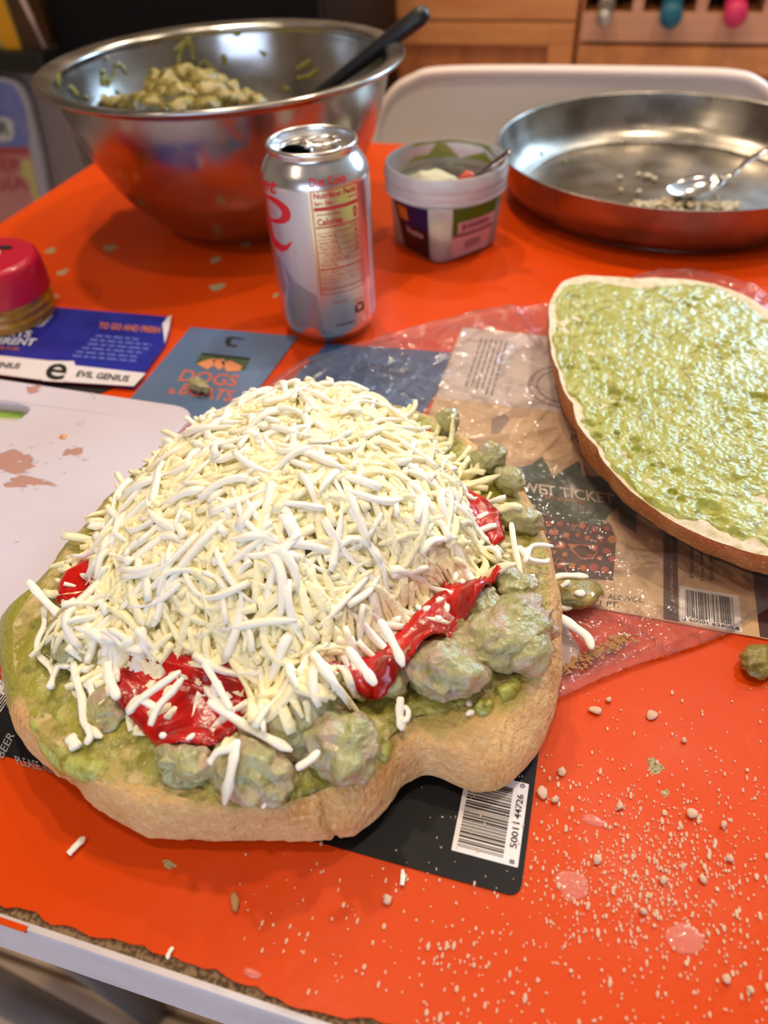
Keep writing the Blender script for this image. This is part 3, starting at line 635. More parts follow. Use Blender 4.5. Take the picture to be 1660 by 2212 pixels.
mk('sticker_edge', flat([(c0[0]+.014+.006*math.cos(t), c0[1]+.017+.003*math.sin(t)) for t in np.linspace(0, 6.28, 9)[:-1]], .0486, .0493), M_ink, jar, smooth=False)
# ================================================================ drink can
cc = np.array([-.167, .4225]); can = empty('drink_can', (cc[0], cc[1], .0011), 'open silver diet cola can with red lettering, in front of the mixing bowl', 'can')
oz = .0005
bodyp = smoothprof([(.0235, 0), (.0250, .0006), (.0275, .004), (.0315, .009), (.0330, .014), (.0331, .02)], 5).tolist()+[[.0331, .06], [.0331, .1015]]+smoothprof([(.0331, .1035), (.0328, .1060), (.0314, .1095), (.0290, .1132), (.0269, .1163), (.0264, .1180), (.0272, .1195), (.0274, .1212), (.0268, .1222), (.0258, .1222), (.0250, .1210), (.0246, .1170), (.0238, .1158), (.0228, .1172), (.0218, .1178)], 5).tolist()
inb = [(.0, .004), (.018, .003), (.0225, .0008)]
allp = inb+bodyp
mk('can_body', lathe(allp, 128, (cc[0], cc[1], oz)), M_alu, can)
ct, st = math.cos(math.radians(-30)), math.sin(math.radians(-30))
def onlid(x, y, z=0.): # x towards the tab end (far right), y sideways
    a = math.radians(38); return (cc[0]+x*math.cos(a)-y*math.sin(a), cc[1]+x*math.sin(a)+y*math.cos(a), .1178+oz+z)
hole = [onlid(-.0105+.0085*math.cos(t), .0105*math.sin(t))[:2] for t in np.linspace(0, 2*np.pi, 25)[:-1]]
rimc = [(cc[0]+.0221*math.cos(t), cc[1]+.0221*math.sin(t)) for t in np.linspace(0, 2*np.pi, 49)[:-1]]
mk('can_lid', flat(rimc, .1170+oz, .1178+oz, [hole]), M_alul, can, smooth=False)
mk('opening', flat(hole, .1100+oz, .1108+oz), M_slot, can, smooth=False, label='drinking opening with its shade painted black')  # black disc paints the dark inside of the can
mk('lid_ridge', tube([onlid(-.001+.019*math.cos(t), .0168*math.sin(t), .0004) for t in np.linspace(0, 2*np.pi, 40)], .0007, .0006, 6), M_alul, can)
tabp = [onlid(.0045+.0105*math.cos(t), .0078*math.sin(t)*(1 if math.cos(t) > -.2 else .85), .0024) for t in np.linspace(0, 2*np.pi, 37)]
tab = mk('pull_tab', tube(tabp, .0016, .0009, 8), M_alul, can)
mk('tab_bridge', join([tube([onlid(-.003, -.007, .0022), onlid(-.002, 0, .0026), onlid(-.003, .007, .0022)], .0028, .0006, 6), lathe([(0, .0034), (.0016, .0032), (.0024, .0020), (.0026, 0)], 16, onlid(-.0025, 0))]), M_alul, tab)
def cprof(z):
    zz = np.array([p[1] for p in bodyp[:60]]); return np.interp(z, [p[1] for p in bodyp if p[1] < .119], [p[0] for p in bodyp if p[1] < .119])
VIEW = math.degrees(math.atan2(-cc[1], -cc[0]))     # direction from the can to the camera
def cp(ang, z, lift=.00012):   # ang to the right as seen from the camera
    a = math.radians(VIEW+ang); r = cprof(z)+lift; return np.array([cc[0]+r*math.cos(a), cc[1]+r*math.sin(a), z+oz])
def cmap(a0, a1, z0, z1, lift=.00015, sh=0.): return lambda u, v: cp(a0+(a1-a0)*u+sh*v, z0+(z1-z0)*v, lift)
def cpatch(pts, lift=.0001, step=3.):
    """polygon in (angle, z) wrapped on the can"""
    k = 1000.; poly = [(a/k, z) for a, z in pts]
    V, Fc = sheet(poly, .0022, lambda x, y, d: 0*x)
    V = np.array([cp(v[0]*k, v[1], lift) for v in V]); return V, Fc
def crect(a0, a1, z0, z1, lift=.00014):
    n = max(2, int(abs(a1-a0)/4)+1); V = []
    for a in np.linspace(a0, a1, n): V += [cp(a, z0, lift), cp(a, z1, lift)]
    return V, [(2*i, 2*i+2, 2*i+3, 2*i+1) for i in range(n-1)]
mk('silver_panel', crect(-62, -10, .004+.012, .103, .00006), M_canw, can, label='matte silver panel'); mk('silver_panel', crect(60, 72, .016, .103, .00006), M_canw, can)
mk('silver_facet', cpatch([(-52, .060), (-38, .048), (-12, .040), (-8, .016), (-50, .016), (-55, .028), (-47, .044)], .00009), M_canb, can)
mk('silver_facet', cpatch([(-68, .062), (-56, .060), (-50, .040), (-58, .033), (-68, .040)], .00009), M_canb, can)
# nutrition panel
NA, NB = -7, 47
def hl(z, h, a0=NA, a1=NB): return crect(a0, a1, z, z+h)
def vl(a, z0, z1, w=1.): return crect(a, a+w, z0, z1)
lines = [hl(.1036, .0005), vl(NA, .040, .104), vl(NB-1, .040, .104), vl(NB+3, .042, .103), vl(NB+8, .042, .103), vl(NB+12, .042, .103)]
lines += [hl(.0926, .0021, NA+2, NB-2), hl(.0824, .0009, NA+2, NB-2), hl(.0562, .0010, NA+2, NB-2), hl(.0400, .0005), hl(.0435, .0004)]+[hl(z_, .0003, NA+2, NB-2) for z_ in (.0792, .0752, .0713, .0676)]+[hl(z_, .0003, NA+6, NB-2) for z_ in (.0643, .0608)]
mk('table_rule', join(lines), M_redp, can)
def ct_(s, a0, a1, z0, z1, m=M_redp, b=.01, lab_=None): lettering(s, cmap(a0, a1, z0, z1, .0002), m, can, b, lab_)
ct_('Nutrition Facts', -4, 43, .0995, .1030, M_redp, .03); ct_('1 serving', 31, 43, .0965, .0983); ct_('Serv. Size', -4, 14, .0957, .0982, M_redp, .02)
ct_('Amount per serving', -3, 22, .0895, .0912); ct_('Calories', -3, 24, .0840, .0882, M_redp, .03); ct_('0', 38, 43, .0845, .0915, M_redp, .03)
ct_('% DV', 33, 43, .0803, .0817)
for k, s_ in enumerate(['Total Fat 0g', 'Sodium 40mg', 'Total Carb. 0g', 'Total Sugars 0g', 'Incl. 0g Added Sugars', 'Protein 0g']):
    zz = (.0762, .0722, .0685, .0650, .0615, .0580)[k]; ct_(s_, -3+3*(k in (3, 4)), (16, 17, 19, 20, 30, 14)[k], zz, zz+.0021)
    if k < 4: ct_('0%', 38, 43, zz, zz+.0018)
for k, s_ in enumerate(['Not a significant source of other', 'nutrients. CARBONATED WATER,', 'CARAMEL COLOR, ASPARTAME,', 'PHOSPHORIC ACID, POTASSIUM']): ct_(s_, -4, 44, .0538-.0023*k, .0554-.0023*k, b=.0)
for k, s_ in enumerate(['BENZOATE (TO PROTECT TASTE),', 'NATURAL FLAVORS, CITRIC ACID,']): ct_(s_, -4, 44, .0444-.0022*k+.0001, .0458-.0022*k, b=.0)
ct_('Diet Coke', -7, 33, .1062, .1108, M_red, .02, 'red script lettering on the shoulder')
ct_('CA CRV', 4, 24, .0332, .0344)
# recycling mark and thin line where the code was
mk('recycle_mark', join([crect(31, 44, .0228, .0242), crect(31, 34, .0228, .0280), crect(41, 44, .0228, .0280), crect(34, 41, .0280, .0294)]), M_ink, can)
ct_('Please Recycle', 30, 47, .0310, .0322, M_ink); mk('print_line', crect(6, 28, .0172, .0180), M_ink, can); mk('print_line', join([crect(56+0*k, 70, .014+k*.0022, .0150+k*.0022) for k in range(9)]), M_canb, can)
ct_('1', -44, -40, .0165, .0190, M_dgo, .0); ct_('REFUND', -46, -34, .0145, .0157, M_dgo, .0)
# big red script e and the end of the word above it
def stroke(pts, ws, lift=.00016, n=9):
    p = smoothprof(pts, n); w = np.interp(np.linspace(0, 1, len(p)), np.linspace(0, 1, len(ws)), ws)
    k = 1/math.degrees(1/.0331); q = np.column_stack([p[:, 0]*k, p[:, 1]]); t = np.gradient(q, axis=0); t /= np.linalg.norm(t, axis=1)[:, None]+1e-12; nn = np.column_stack([-t[:, 1], t[:, 0]])
    V = []
    for a, b, c_ in zip(q, nn, w):
        for s2 in (-1, 0, 1): v = a+b*c_*s2; V.append(cp(v[0]/k, v[1], lift))
    return V, [(3*i+j, 3*i+j+1, 3*i+4+j, 3*i+3+j)[::-1] for i in range(len(p)-1) for j in (0, 1)]
mk('script_letter', stroke([(-76, 0.0819), (-62, 0.0830), (-46, 0.0849), (-37, 0.0887), (-37, 0.0924), (-46, 0.0959), (-62, 0.0970), (-73, 0.0951), (-78, 0.0903), (-74, 0.0802), (-66, 0.0710), (-52, 0.0680), (-42, 0.0693), (-34, 0.0735)], [.0005, .0009, .0016, .0030, .0034, .0022, .0009, .0010, .0016, .0024, .0030, .0026, .0015, .0004]), M_red, can, label='large red script letter e')
lettering('Diet', cmap(-104, -47, .1005, .1090, .0002, 6), M_red, can, .015, 'red script word ending in et')
mk('trade_mark', join([tube([cp(-31+2.2*math.cos(t), .0670+.0013*math.sin(t), .0001) for t in np.linspace(0, 6.28, 12)], .0001, .0001, 4)]), M_redp, can)
# ================================================================ food helpers
def chunk(V0, c, r, sd, rot=0., amp=.28, fine=.10, tilt=0.):
    V = V0.copy(); n1 = fbm(V*1.1+sd*3.7, sd, 2); n2_ = fbm(V*3.2+sd, sd+9, 3); rid = 1-np.abs(noise3(V*2.1+sd*1.3, sd+5))*2
    k = 1+amp*n1+fine*.9*n2_+.12*rid+.02*fbm(V*9+sd, sd+2, 2); V = V*k[:, None]*np.array(r)
    ca, sa = math.cos(tilt), math.sin(tilt); V = np.stack([V[:, 0]*ca-V[:, 2]*sa, V[:, 1], V[:, 0]*sa+V[:, 2]*ca], 1)
    ca, sa = math.cos(rot), math.sin(rot); V = np.stack([V[:, 0]*ca-V[:, 1]*sa, V[:, 0]*sa+V[:, 1]*ca, V[:, 2]], 1)
    return V+np.array(c)
def mkchunk(name, c, r, sd, m, label, cat='chicken', group=None, lv=4, **k):
    V0, Fc = ico(lv); V = chunk(V0, c, r, sd, **k); return mk(name, (V, Fc), m, at=tuple(c), label=label, cat=cat, group=group)
# ================================================================ mixing bowl
BC = np.array([-.301, .590])
outp = smoothprof([(0, .0005), (.050, .0005), (.062, .003), (.082, .017), (.103, .041), (.118, .070), (.1275, .098), (.1315, .119)], 6)
inp = smoothprof([(.1302, .119), (.1262, .098), (.1167, .0705), (.1017, .042), (.0805, .0185), (.0605, .0045), (.048, .002), (0, .002)], 6)
rimp = smoothprof([(.1315, .119), (.1385, .1205), (.1432, .1225), (.1440, .1250), (.1415, .1262), (.1345, .1250), (.1302, .1225), (.1302, .119)], 4)
bowl = empty('mixing_bowl', (BC[0], BC[1], 0), 'large steel mixing bowl holding pesto chicken pieces and a black spatula', 'bowl')
mk('bowl_body', lathe(np.vstack([outp, rimp[1:], inp[1:]]), 144, (BC[0], BC[1], 0)), M_steel, bowl)
def brin(z): return np.interp(z, inp[::-1][:, 1], inp[::-1][:, 0])
def bowlhit(x, y, off=.0004):
    d = ray(x, y); d = d/np.linalg.norm(d); o = np.array([0, 0, H]); hit = None
    for t in np.arange(1.1, .45, -.001):
        p = o+d*t; r = np.hypot(p[0]-BC[0], p[1]-BC[1])
        if p[2] < .121 and p[2] > .01 and r < brin(p[2])-off: hit = p; break
    return hit if hit is not None else None
M_smear = mat('pesto_smear', L(120, 118, 44), .3, coat=.4, var=(80, L(150, 146, 74), .4, .65), bump=((300, .001),))
def smear(pts, w, h=.0007):
    q = [bowlhit(*p) for p in spline(pts, 5)]; q = [p for p in q if p is not None]
    if len(q) < 3: return
    q = np.array(q); dirc = np.column_stack([BC[0]-q[:, 0], BC[1]-q[:, 1], q[:, 2]*0]); dirc /= np.linalg.norm(dirc, axis=1)[:, None]
    t = np.linspace(0, 1, len(q)); tp = np.sqrt(np.clip(1-(2*t-1)**4, .05, 1))*(1+.3*noise3(np.stack([t*9, t*0+w*1000, t*0], 1), 3))
    mk('sauce_smear', tube(q, w, h, 8, up=tuple(dirc.mean(0)), taper=tp), M_smear, bowl)
for pts, w in [([(222, 150), (228, 168), (220, 185)], .0035), ([(232, 190), (244, 165), (250, 145), (258, 138), (268, 148), (276, 160)], .0016), ([(228, 122), (234, 130)], .0022), ([(386, 140), (388, 120), (396, 100), (408, 92), (416, 108), (418, 132)], .0024), ([(376, 112), (400, 90), (414, 84)], .0022),
               ([(482, 116), (484, 128), (484, 142)], .0030), ([(440, 128), (448, 138), (462, 150), (474, 158)], .0020), ([(500, 68), (512, 72), (520, 68)], .0026), ([(170, 205), (160, 195), (150, 186)], .0030), ([(130, 190), (126, 175), (132, 165)], .0034), ([(190, 215), (186, 205)], .003),
               ([(250, 195), (262, 205), (270, 215)], .0022), ([(640, 150), (660, 140), (672, 130)], .0026), ([(640, 170), (668, 165), (690, 150)], .0022), ([(560, 110), (575, 120)], .002), ([(800, 120), (815, 112), (828, 108)], .0036), ([(790, 140), (806, 134), (824, 122)], .0034), ([(430, 150), (436, 132)], .0018), ([(610, 190), (626, 196)], .0024)]:
    smear(pts, w)
spot = BC+.132*np.array([math.cos(math.radians(-38)), math.sin(math.radians(-38))])
mk('dried_spot', (chunk(ico(2)[0], (BC[0]+.1268*math.cos(math.radians(-48)), BC[1]+.1268*math.sin(math.radians(-48)), .100), (.0012, .0035, .004), 3, rot=math.radians(-48)), ico(2)[1]), mat('dark_dried_spot', L(40, 34, 40), .6), bowl)
# filling
V0, F0 = ico(4)
fill = chunk(V0, (BC[0]-.03, BC[1]+.0, .045), (.082, .078, .035), 21, amp=.1, fine=.1); 
rr_ = np.hypot(fill[:, 0]-BC[0], fill[:, 1]-BC[1]); mx = brin(np.clip(fill[:, 2], .003, .118))-.004; k = np.minimum(1, mx/np.maximum(rr_, 1e-6)); fill[:, 0] = BC[0]+(fill[:, 0]-BC[0])*k; fill[:, 1] = BC[1]+(fill[:, 1]-BC[1])*k
fill[:, 2] = np.maximum(fill[:, 2], .006)
mk('chicken_mixture', (fill, F0), M_chickb, at=(BC[0], BC[1], .01), label='green coated chicken mixture heaped low in the steel mixing bowl', cat='chicken', kind='stuff')
heap = [((400, 172), .600, .013, .011), ((375, 190), .592, .014, .012), ((432, 188), .596, .015, .012), ((345, 200), .59, .013, .011), ((338, 185), .61, .011, .010), ((385, 215), .57, .014, .011), ((455, 205), .585, .015, .011), ((420, 215), .575, .013, .010), ((350, 222), .565, .013, .010), ((480, 220), .58, .013, .010), ((310, 222), .58, .012, .009), ((280, 225), .60, .012, .008), ((250, 230), .60, .011, .008), ((214, 228), .60, .012, .009), ((510, 222), .59, .011, .008), ((535, 216), .60, .010, .008), ((555, 222), .59, .009, .007), ((500, 200), .62, .010, .009), ((470, 182), .62, .011, .009), ((330, 235), .56, .013, .009), ((445, 232), .56, .013, .009), ((390, 240), .55, .013, .009)]
hl_ = ['topmost chicken piece of the heap in the mixing bowl', 'plump chicken piece just left below the heap top in the bowl', 'chicken piece just right of the heap top in the bowl']
chks = []
for i, ((px, py), yy, r, rz) in enumerate(heap):
    p = PY(px, py, yy)
    lb = hl_[i] if i < 3 else ('lone chicken piece lying far left inside the mixing bowl' if px == 214 else 'pesto coated chicken piece in the heap inside the mixing bowl')
    mkchunk('chicken_piece', p, (r, r*.9, rz), 40+i, M_chickb, lb, group='chicken pieces in the mixing bowl', lv=3, rot=i*1.3)
# spatula
U = np.array([-.151, .66, .145]); Lw = np.array([-.250, .648, .084])
dU = (U-Lw)/np.linalg.norm(U-Lw)
sp = empty('spatula', tuple(Lw), 'black nylon spatula leaning on the right rim of the mixing bowl', 'spatula')
s_ = np.array([0, .06, .2, .5, .8, .94, .985, 1.0]); path = np.array([Lw+(U-Lw)*t for t in s_])
mk('handle', tube(path, [.0062, .0064, .0068, .0078, .0088, .0088, .0070, .003], [.0042, .0046, .005, .006, .0072, .0072, .0058, .0026], 16), M_plast, sp)
mk('blade', tube(np.array([Lw+dU*.004, Lw-dU*.015, Lw-dU*.035, Lw-dU*.062]), [.007, .020, .026, .022], [.004, .0022, .0016, .001], 14, up=(.2, -.2, 1)), M_plast, sp)
# ================================================================ frying pan
PC = np.array([.057, .709])
pin = smoothprof([(0, .0035), (.112, .0035), (.124, .005), (.136, .013), (.1440, .027), (.1495, .0400)], 7)
pout = smoothprof([(.1515, .0422), (.1500, .036), (.1462, .022), (.138, .008), (.126, .0012), (.115, .0005), (0, .0005)], 7)
prim = smoothprof([(.1495, .0400), (.1505, .0425), (.1520, .0432), (.1525, .0426), (.1515, .0422)], 4)
pan = empty('frying_pan', (PC[0], PC[1], 0), 'worn steel frying pan with food scraps, right of the plastic tub', 'pan')
mk('pan_body', lathe(np.vstack([pin, prim[1:], pout[1:]]), 160, (PC[0], PC[1], 0)), M_steel2, pan)
M_stain = mat('browned_film', L(96, 84, 68), .35, alpha=.6, var=(60, L(60, 50, 40), .45, .6))
def pand(px, py, z=.0037): return P(px, py, z)
M_rice = mat('cooked_scraps', L(214, 200, 168), .45, sss=.1, bump=((500, .0006),))
gs = []; r_ = np.random.RandomState(5)
for k in range(150):
    t = r_.uniform(0, 1); px = 1365+t*230+r_.normal(0, 5); py = 446-8*math.sin(t*3)+r_.normal(0, 6); c = P(px, py, .006+r_.uniform(0, .004)*math.sin(t*3))
    gs.append((chunk(ico(1)[0], c, (r_.uniform(.0018, .0042), .0018, .0014), k, rot=r_.uniform(0, 6)), ico(1)[1]))
mk('food_scraps', join(gs), M_rice, at=tuple(P(1470, 440, .004)), label='pale crumbly food scraps below the spoon in the frying pan', cat='food scraps', kind='stuff')
for i, (px, py, r, lb) in enumerate([(1400, 380, .0045, 'largest pale scrap beyond the spoon in the frying pan'), (1380, 376, .003, 'pale scrap touching the largest one in the frying pan'), (1415, 386, .003, 'small pale scrap nearest the spoon bowl in the pan'), (1339, 383, .0026, 'lone pale scrap left of the largest one in the pan'), (1381, 414, .003, 'whitish scrap just above the front rim of the pan'), (1342, 410, .0022, 'tiny whitish scrap near the front rim of the pan')]):
    mkchunk('pale_scrap', P(px, py, .0055), (r, r*.7, .0018), 70+i, M_rice, lb, 'food scrap', lv=2, rot=i)
def panhit(x, y):
    d = ray(x, y); d /= np.linalg.norm(d); o = np.array([0, 0, H])
    for t in np.arange(.4, 1.2, .0008):
        p = o+d*t; r = np.hypot(p[0]-PC[0], p[1]-PC[1])
        if r < .149 and p[2] < np.interp(r, pin[:, 0], pin[:, 1])+.0004: return p
for i, (px, py) in enumerate([(1221, 350), (1231, 328), (1169, 331)]):
    p = panhit(px, py)
    if p is not None: mkchunk('green_speck', p, (.0028, .0022, .0016), 90+i, M_smear, ['larger green speck on the left pan wall', 'small green speck above the larger one on the pan wall', 'faint green speck farther left on the pan wall'][i], 'speck', lv=2)
# spoon
spn = empty('spoon', tuple(P(1500, 415, .008)), 'steel spoon lying in the frying pan, handle cut by the right frame edge', 'spoon')
a = P(1446, 428, .0105); b = P(1562, 392, .0165); ax = (b-a); ln_ = np.linalg.norm(ax); ax /= ln_; sd_ = np.cross(ax, [0, 0, 1.]); sd_ /= np.linalg.norm(sd_); upn = np.cross(sd_, ax)
V = []; nu, nv = 24, 14
for lay in (0, 1):
    for i in range(nu+1):
        u = i/nu; w = .0175*math.sqrt(max(0, 1-(2*u-1)**2))*(1.08-.25*u)
        for j in range(nv+1):
            v = 2*j/nv-1; dz = -.0085*math.sqrt(max(0, 1-(2*u-1)**2))*(1-v*v)+.004; V.append(a+ax*ln_*u*1.0+sd_*w*v+upn*(dz+lay*.0012))
m1 = (nu+1)*(nv+1); Fc = []
for i in range(nu):
    for j in range(nv):
        q = (i*(nv+1)+j, (i+1)*(nv+1)+j, (i+1)*(nv+1)+j+1, i*(nv+1)+j+1); Fc.append(q[::-1]); Fc.append(tuple(x+m1 for x in q))
for i in range(nu):
    for j in (0, nv):
        q = (i*(nv+1)+j, (i+1)*(nv+1)+j, (i+1)*(nv+1)+j+m1, i*(nv+1)+j+m1); Fc.append(q if j == 0 else q[::-1])
mk('spoon_bowl', (V, Fc), M_chrome, spn)
hp = spline([b-ax*.003+upn*.003, P(1582, 378, .022), P(1600, 360, .030), P(1630, 338, .038), P(1668, 322, .044), P(1760, 300, .050), P(1830, 292, .052)], 5)
mk('handle', tube(hp, np.linspace(.0034, .0065, len(hp)), .0016, 10), M_chrome, spn)
# ================================================================ plastic tub
TC = np.array([-.116, .570]); tang = math.atan2(-TC[1], -TC[0])
tub = empty('plastic_tub', (TC[0], TC[1], 0), 'clear plastic pesto tub with printed label and utensil, left of the pan', 'tub')
def tubr(th, z):
    t = np.clip(z/.048, 0, 1); p = 2+4.5*(1-t)**.5; q = th-tang-math.radians(45-6)
    rs = (np.abs(np.cos(q))**p+np.abs(np.sin(q))**p)**(-1/p); return (.0325+.0115*t)*(rs*(1-t*.9)+t*.9*1.0)*np.interp(z, [0, .003], [.96, 1])
n = 96; ths = np.linspace(0, 2*np.pi, n, endpoint=False)
def tubsurf(zs, off):
    V = []
    for z in zs:
        for th in ths: r = tubr(th, z)+off; V.append((TC[0]+r*math.cos(th), TC[1]+r*math.sin(th), z))
    return V
zs = [0.0006, .003, .010, .018, .026, .034, .042, .047]
V = tubsurf(zs, 0)+tubsurf([z if z > .001 else .0016 for z in zs], -.0008); m_ = n*len(zs); Fc = []
for l in range(len(zs)-1):
    for j in range(n):
        k = (j+1) % n; q = (l*n+j, l*n+k, (l+1)*n+k, (l+1)*n+j); Fc.append(q); Fc.append(tuple(x+m_ for x in q[::-1]))
Fc.append(tuple(range(n-1, -1, -1))); Fc.append(tuple(m_+j for j in range(n)))
t_ = len(zs)-1; Fc += [(t_*n+j, t_*n+(j+1) % n, m_+t_*n+(j+1) % n, m_+t_*n+j) for j in range(n)]
def frosted(name, col, a, rough=.25, dif=.5):
    m = bpy.data.materials.new(name); m.use_nodes = True; nt = m.node_tree; N = nt.nodes; K = nt.links; N.remove(N['Principled BSDF'])
    tr = N.new('ShaderNodeBsdfTransparent'); df = N.new('ShaderNodeBsdfDiffuse'); tl = N.new('ShaderNodeBsdfTranslucent'); gl = N.new('ShaderNodeBsdfGlossy')
    df.inputs[0].default_value = col; tl.inputs[0].default_value = col; gl.inputs['Roughness'].default_value = rough; tr.inputs[0].default_value = (1, 1, 1, 1)
    m1 = N.new('ShaderNodeMixShader'); m1.inputs[0].default_value = .5; K.new(df.outputs[0], m1.inputs[1]); K.new(tl.outputs[0], m1.inputs[2])
    m2 = N.new('ShaderNodeMixShader'); m2.inputs[0].default_value = a; K.new(tr.outputs[0], m2.inputs[1]); K.new(m1.outputs[0], m2.inputs[2])
    fr = N.new('ShaderNodeFresnel'); fr.inputs[0].default_value = 1.5; m3 = N.new('ShaderNodeMixShader'); K.new(fr.outputs[0], m3.inputs[0]); K.new(m2.outputs[0], m3.inputs[1]); K.new(gl.outputs[0], m3.inputs[2])
    K.new(m3.outputs[0], N['Material Output'].inputs[0]); return m, N, K, (gl, fr)
M_tub = frosted('milky_clear_plastic', (.9, .87, .82, 1), .5)[0]; M_tubr = frosted('milky_rim_plastic', (.85, .80, .80, 1), .75)[0]
mk('tub_body', (V, Fc), M_tub, tub)
rp = smoothprof([(.0435, .0465), (.0468, .0462), (.0480, .0475), (.0474, .0500), (.0480, .0525), (.0476, .0555), (.0484, .0580), (.0478, .0630), (.0470, .0655), (.0460, .0660), (.0452, .0650), (.0450, .0560), (.0435, .0480)], 4)
mk('rim_collar', lathe(rp, 96, (TC[0], TC[1], 0)), M_tubr, tub)
V = tubsurf([.002, .006, .012, .020], -.0016); m_ = n*4; V = list(V)+[(TC[0], TC[1], .021)]
V = [(v[0], v[1], v[2]+(.0045*math.sin(3*math.atan2(v[1]-TC[1], v[0]-TC[0])+1) if i >= 3*n and i < m_ else 0)) for i, v in enumerate(V)]
Fc = [(l*n+j, l*n+(j+1) % n, (l+1)*n+(j+1) % n, (l+1)*n+j) for l in range(3) for j in range(n)]+[(3*n+j, 3*n+(j+1) % n, m_) for j in range(n)]+[tuple(range(n-1, -1, -1))]
mk('pesto_rest', (V, Fc), M_smear, tub)
def tubpatch(a0, a1, z0, z1, off=.0003, mi=0):
    aa = np.linspace(math.radians(a0), math.radians(a1), max(2, int(abs(a1-a0)/4)+1)); zz = np.linspace(z0, z1, 6); V = []
    for a in aa:
        for z in zz: r = tubr(a+tang, z)+off; V.append((TC[0]+r*math.cos(a+tang), TC[1]+r*math.sin(a+tang), z))
    k = len(zz); return V, [(i*k+j, (i+1)*k+j, (i+1)*k+j+1, i*k+j+1) for i in range(len(aa)-1) for j in range(k-1)]
M_navy = mat('navy_print', L(24, 26, 78), .4); M_plum = mat('plum_print', L(44, 18, 22), .4); M_grn = mat('leaf_green_print', L(58, 104, 26), .4); M_pk = mat('pale_pink_print', L(196, 156, 156), .45); M_gold = mat('gold_print', L(196, 120, 50), .4); M_mauve = mat('mauve_print', L(128, 84, 88), .5)
mk('label_panel', tubpatch(-68, -17, .003, .044), M_plum, tub, label='dark side label'); mk('label_panel', tubpatch(-52, -17, .026, .044, .0005), M_navy, tub, label='navy corner of the label'); mk('label_panel', tubpatch(-60, -44, .030, .041, .0007), M_gold, tub, label='gold motif')
mk('label_panel', tubpatch(8, 66, .003, .044), M_pk, tub, label='pale pink label area'); mk('label_panel', tubpatch(8, 66, .033, .044, .0005), M_grn, tub, label='green label band'); mk('label_panel', tubpatch(8, 14, .022, .033, .0005), M_grn, tub); mk('label_panel', tubpatch(8, 66, .0205, .0235, .0005), M_mauve, tub)
mk('small_print', join([tubpatch(19, 24, .0255, .031, .0007)]+[tubpatch(26+4*i, 29+4*i, .0262, .0305, .0007) for i in range(8)]+[tubpatch(26+5*i, 30+5*i, .014-.0004*j, .0155-.0004*j, .0007) for i in range(5) for j in (0, 6, 12)]), M_mauve, tub, kind='stuff')
def tubtext(s, a0, a1, z0, z1, m): lettering(s, lambda u, v: np.array([TC[0]+(tubr(math.radians(a0+(a1-a0)*u)+tang, z0+(z1-z0)*v)+.0009)*math.cos(math.radians(a0+(a1-a0)*u)+tang), TC[1]+(tubr(math.radians(a0+(a1-a0)*u)+tang, z0+(z1-z0)*v)+.0009)*math.sin(math.radians(a0+(a1-a0)*u)+tang), z0+(z1-z0)*v]), m, tub, .02)
tubtext('Pesto', -50, -24, .019, .025, M_pk)
M_film = mat('pesto_film', L(150, 152, 62), .3, coat=.4, bump=((300, .0008),))
def innerpatch(pts, m, nm='sauce_smear', r=.0444, lab_=None):
    poly = [(a/1000., z) for a, z in pts]; V, Fc = sheet(poly, .0018, lambda x, y, d: 0*x)
    V = [(TC[0]+r*math.cos(math.radians(v[0]*1000)+tang), TC[1]+r*math.sin(math.radians(v[0]*1000)+tang), v[1]) for v in V]
    mk(nm, (V, Fc), m, tub, label=lab_)
innerpatch([(120, .052), (135, .060), (150, .056), (165, .052), (180, .063), (190, .064), (200, .055), (215, .056), (235, .050), (240, .030), (180, .024), (125, .03)], M_film)
innerpatch([(95, .0625), (120, .0600), (130, .0655), (150, .0652), (175, .066), (200, .0652), (215, .066), (222, .0635), (195, .0635), (170, .0640), (140, .0630), (115, .0580), (95, .056)], M_film)
innerpatch([(70, .045), (85, .060), (100, .0645), (112, .058), (100, .048), (92, .036), (80, .034)], M_film)
dish = mk('pale_cheese_lump', (chunk(ico(3)[0], (TC[0]-.012, TC[1]+.004, .043), (.019, .014, .012), 5), ico(3)[1]), mat('pale_green_cream', L(206, 206, 176), .4, sss=.1), tub, label='pale creamy lump inside')
mk('foil_remnant', (chunk(ico(2)[0], (TC[0]+.016, TC[1]+.004, .045), (.008, .003, .010), 8), ico(2)[1]), mat('coral_remnant', L(224, 96, 82), .4), tub, label='coral red bit inside')
kn = empty('butter_knife', tuple(P(1020, 388, .058)), 'slim metal utensil handle sticking out of the plastic tub', 'utensil')
kp = spline([P(1000, 402, .040), P(1020, 388, .056), P(1050, 366, .066), P(1085, 340, .074), P(1103, 325, .0785)], 5)
mk('handle', tube(kp, np.interp(np.linspace(0, 1, len(kp)), [0, .6, .95, 1], [.0022, .0042, .0046, .002]), .0014, 10), mat('steel_red_reflection_tint', (.35, .28, .26, 1), .15, metal=1), kn)  # dark reddish base colour paints the red mirrored in the steel
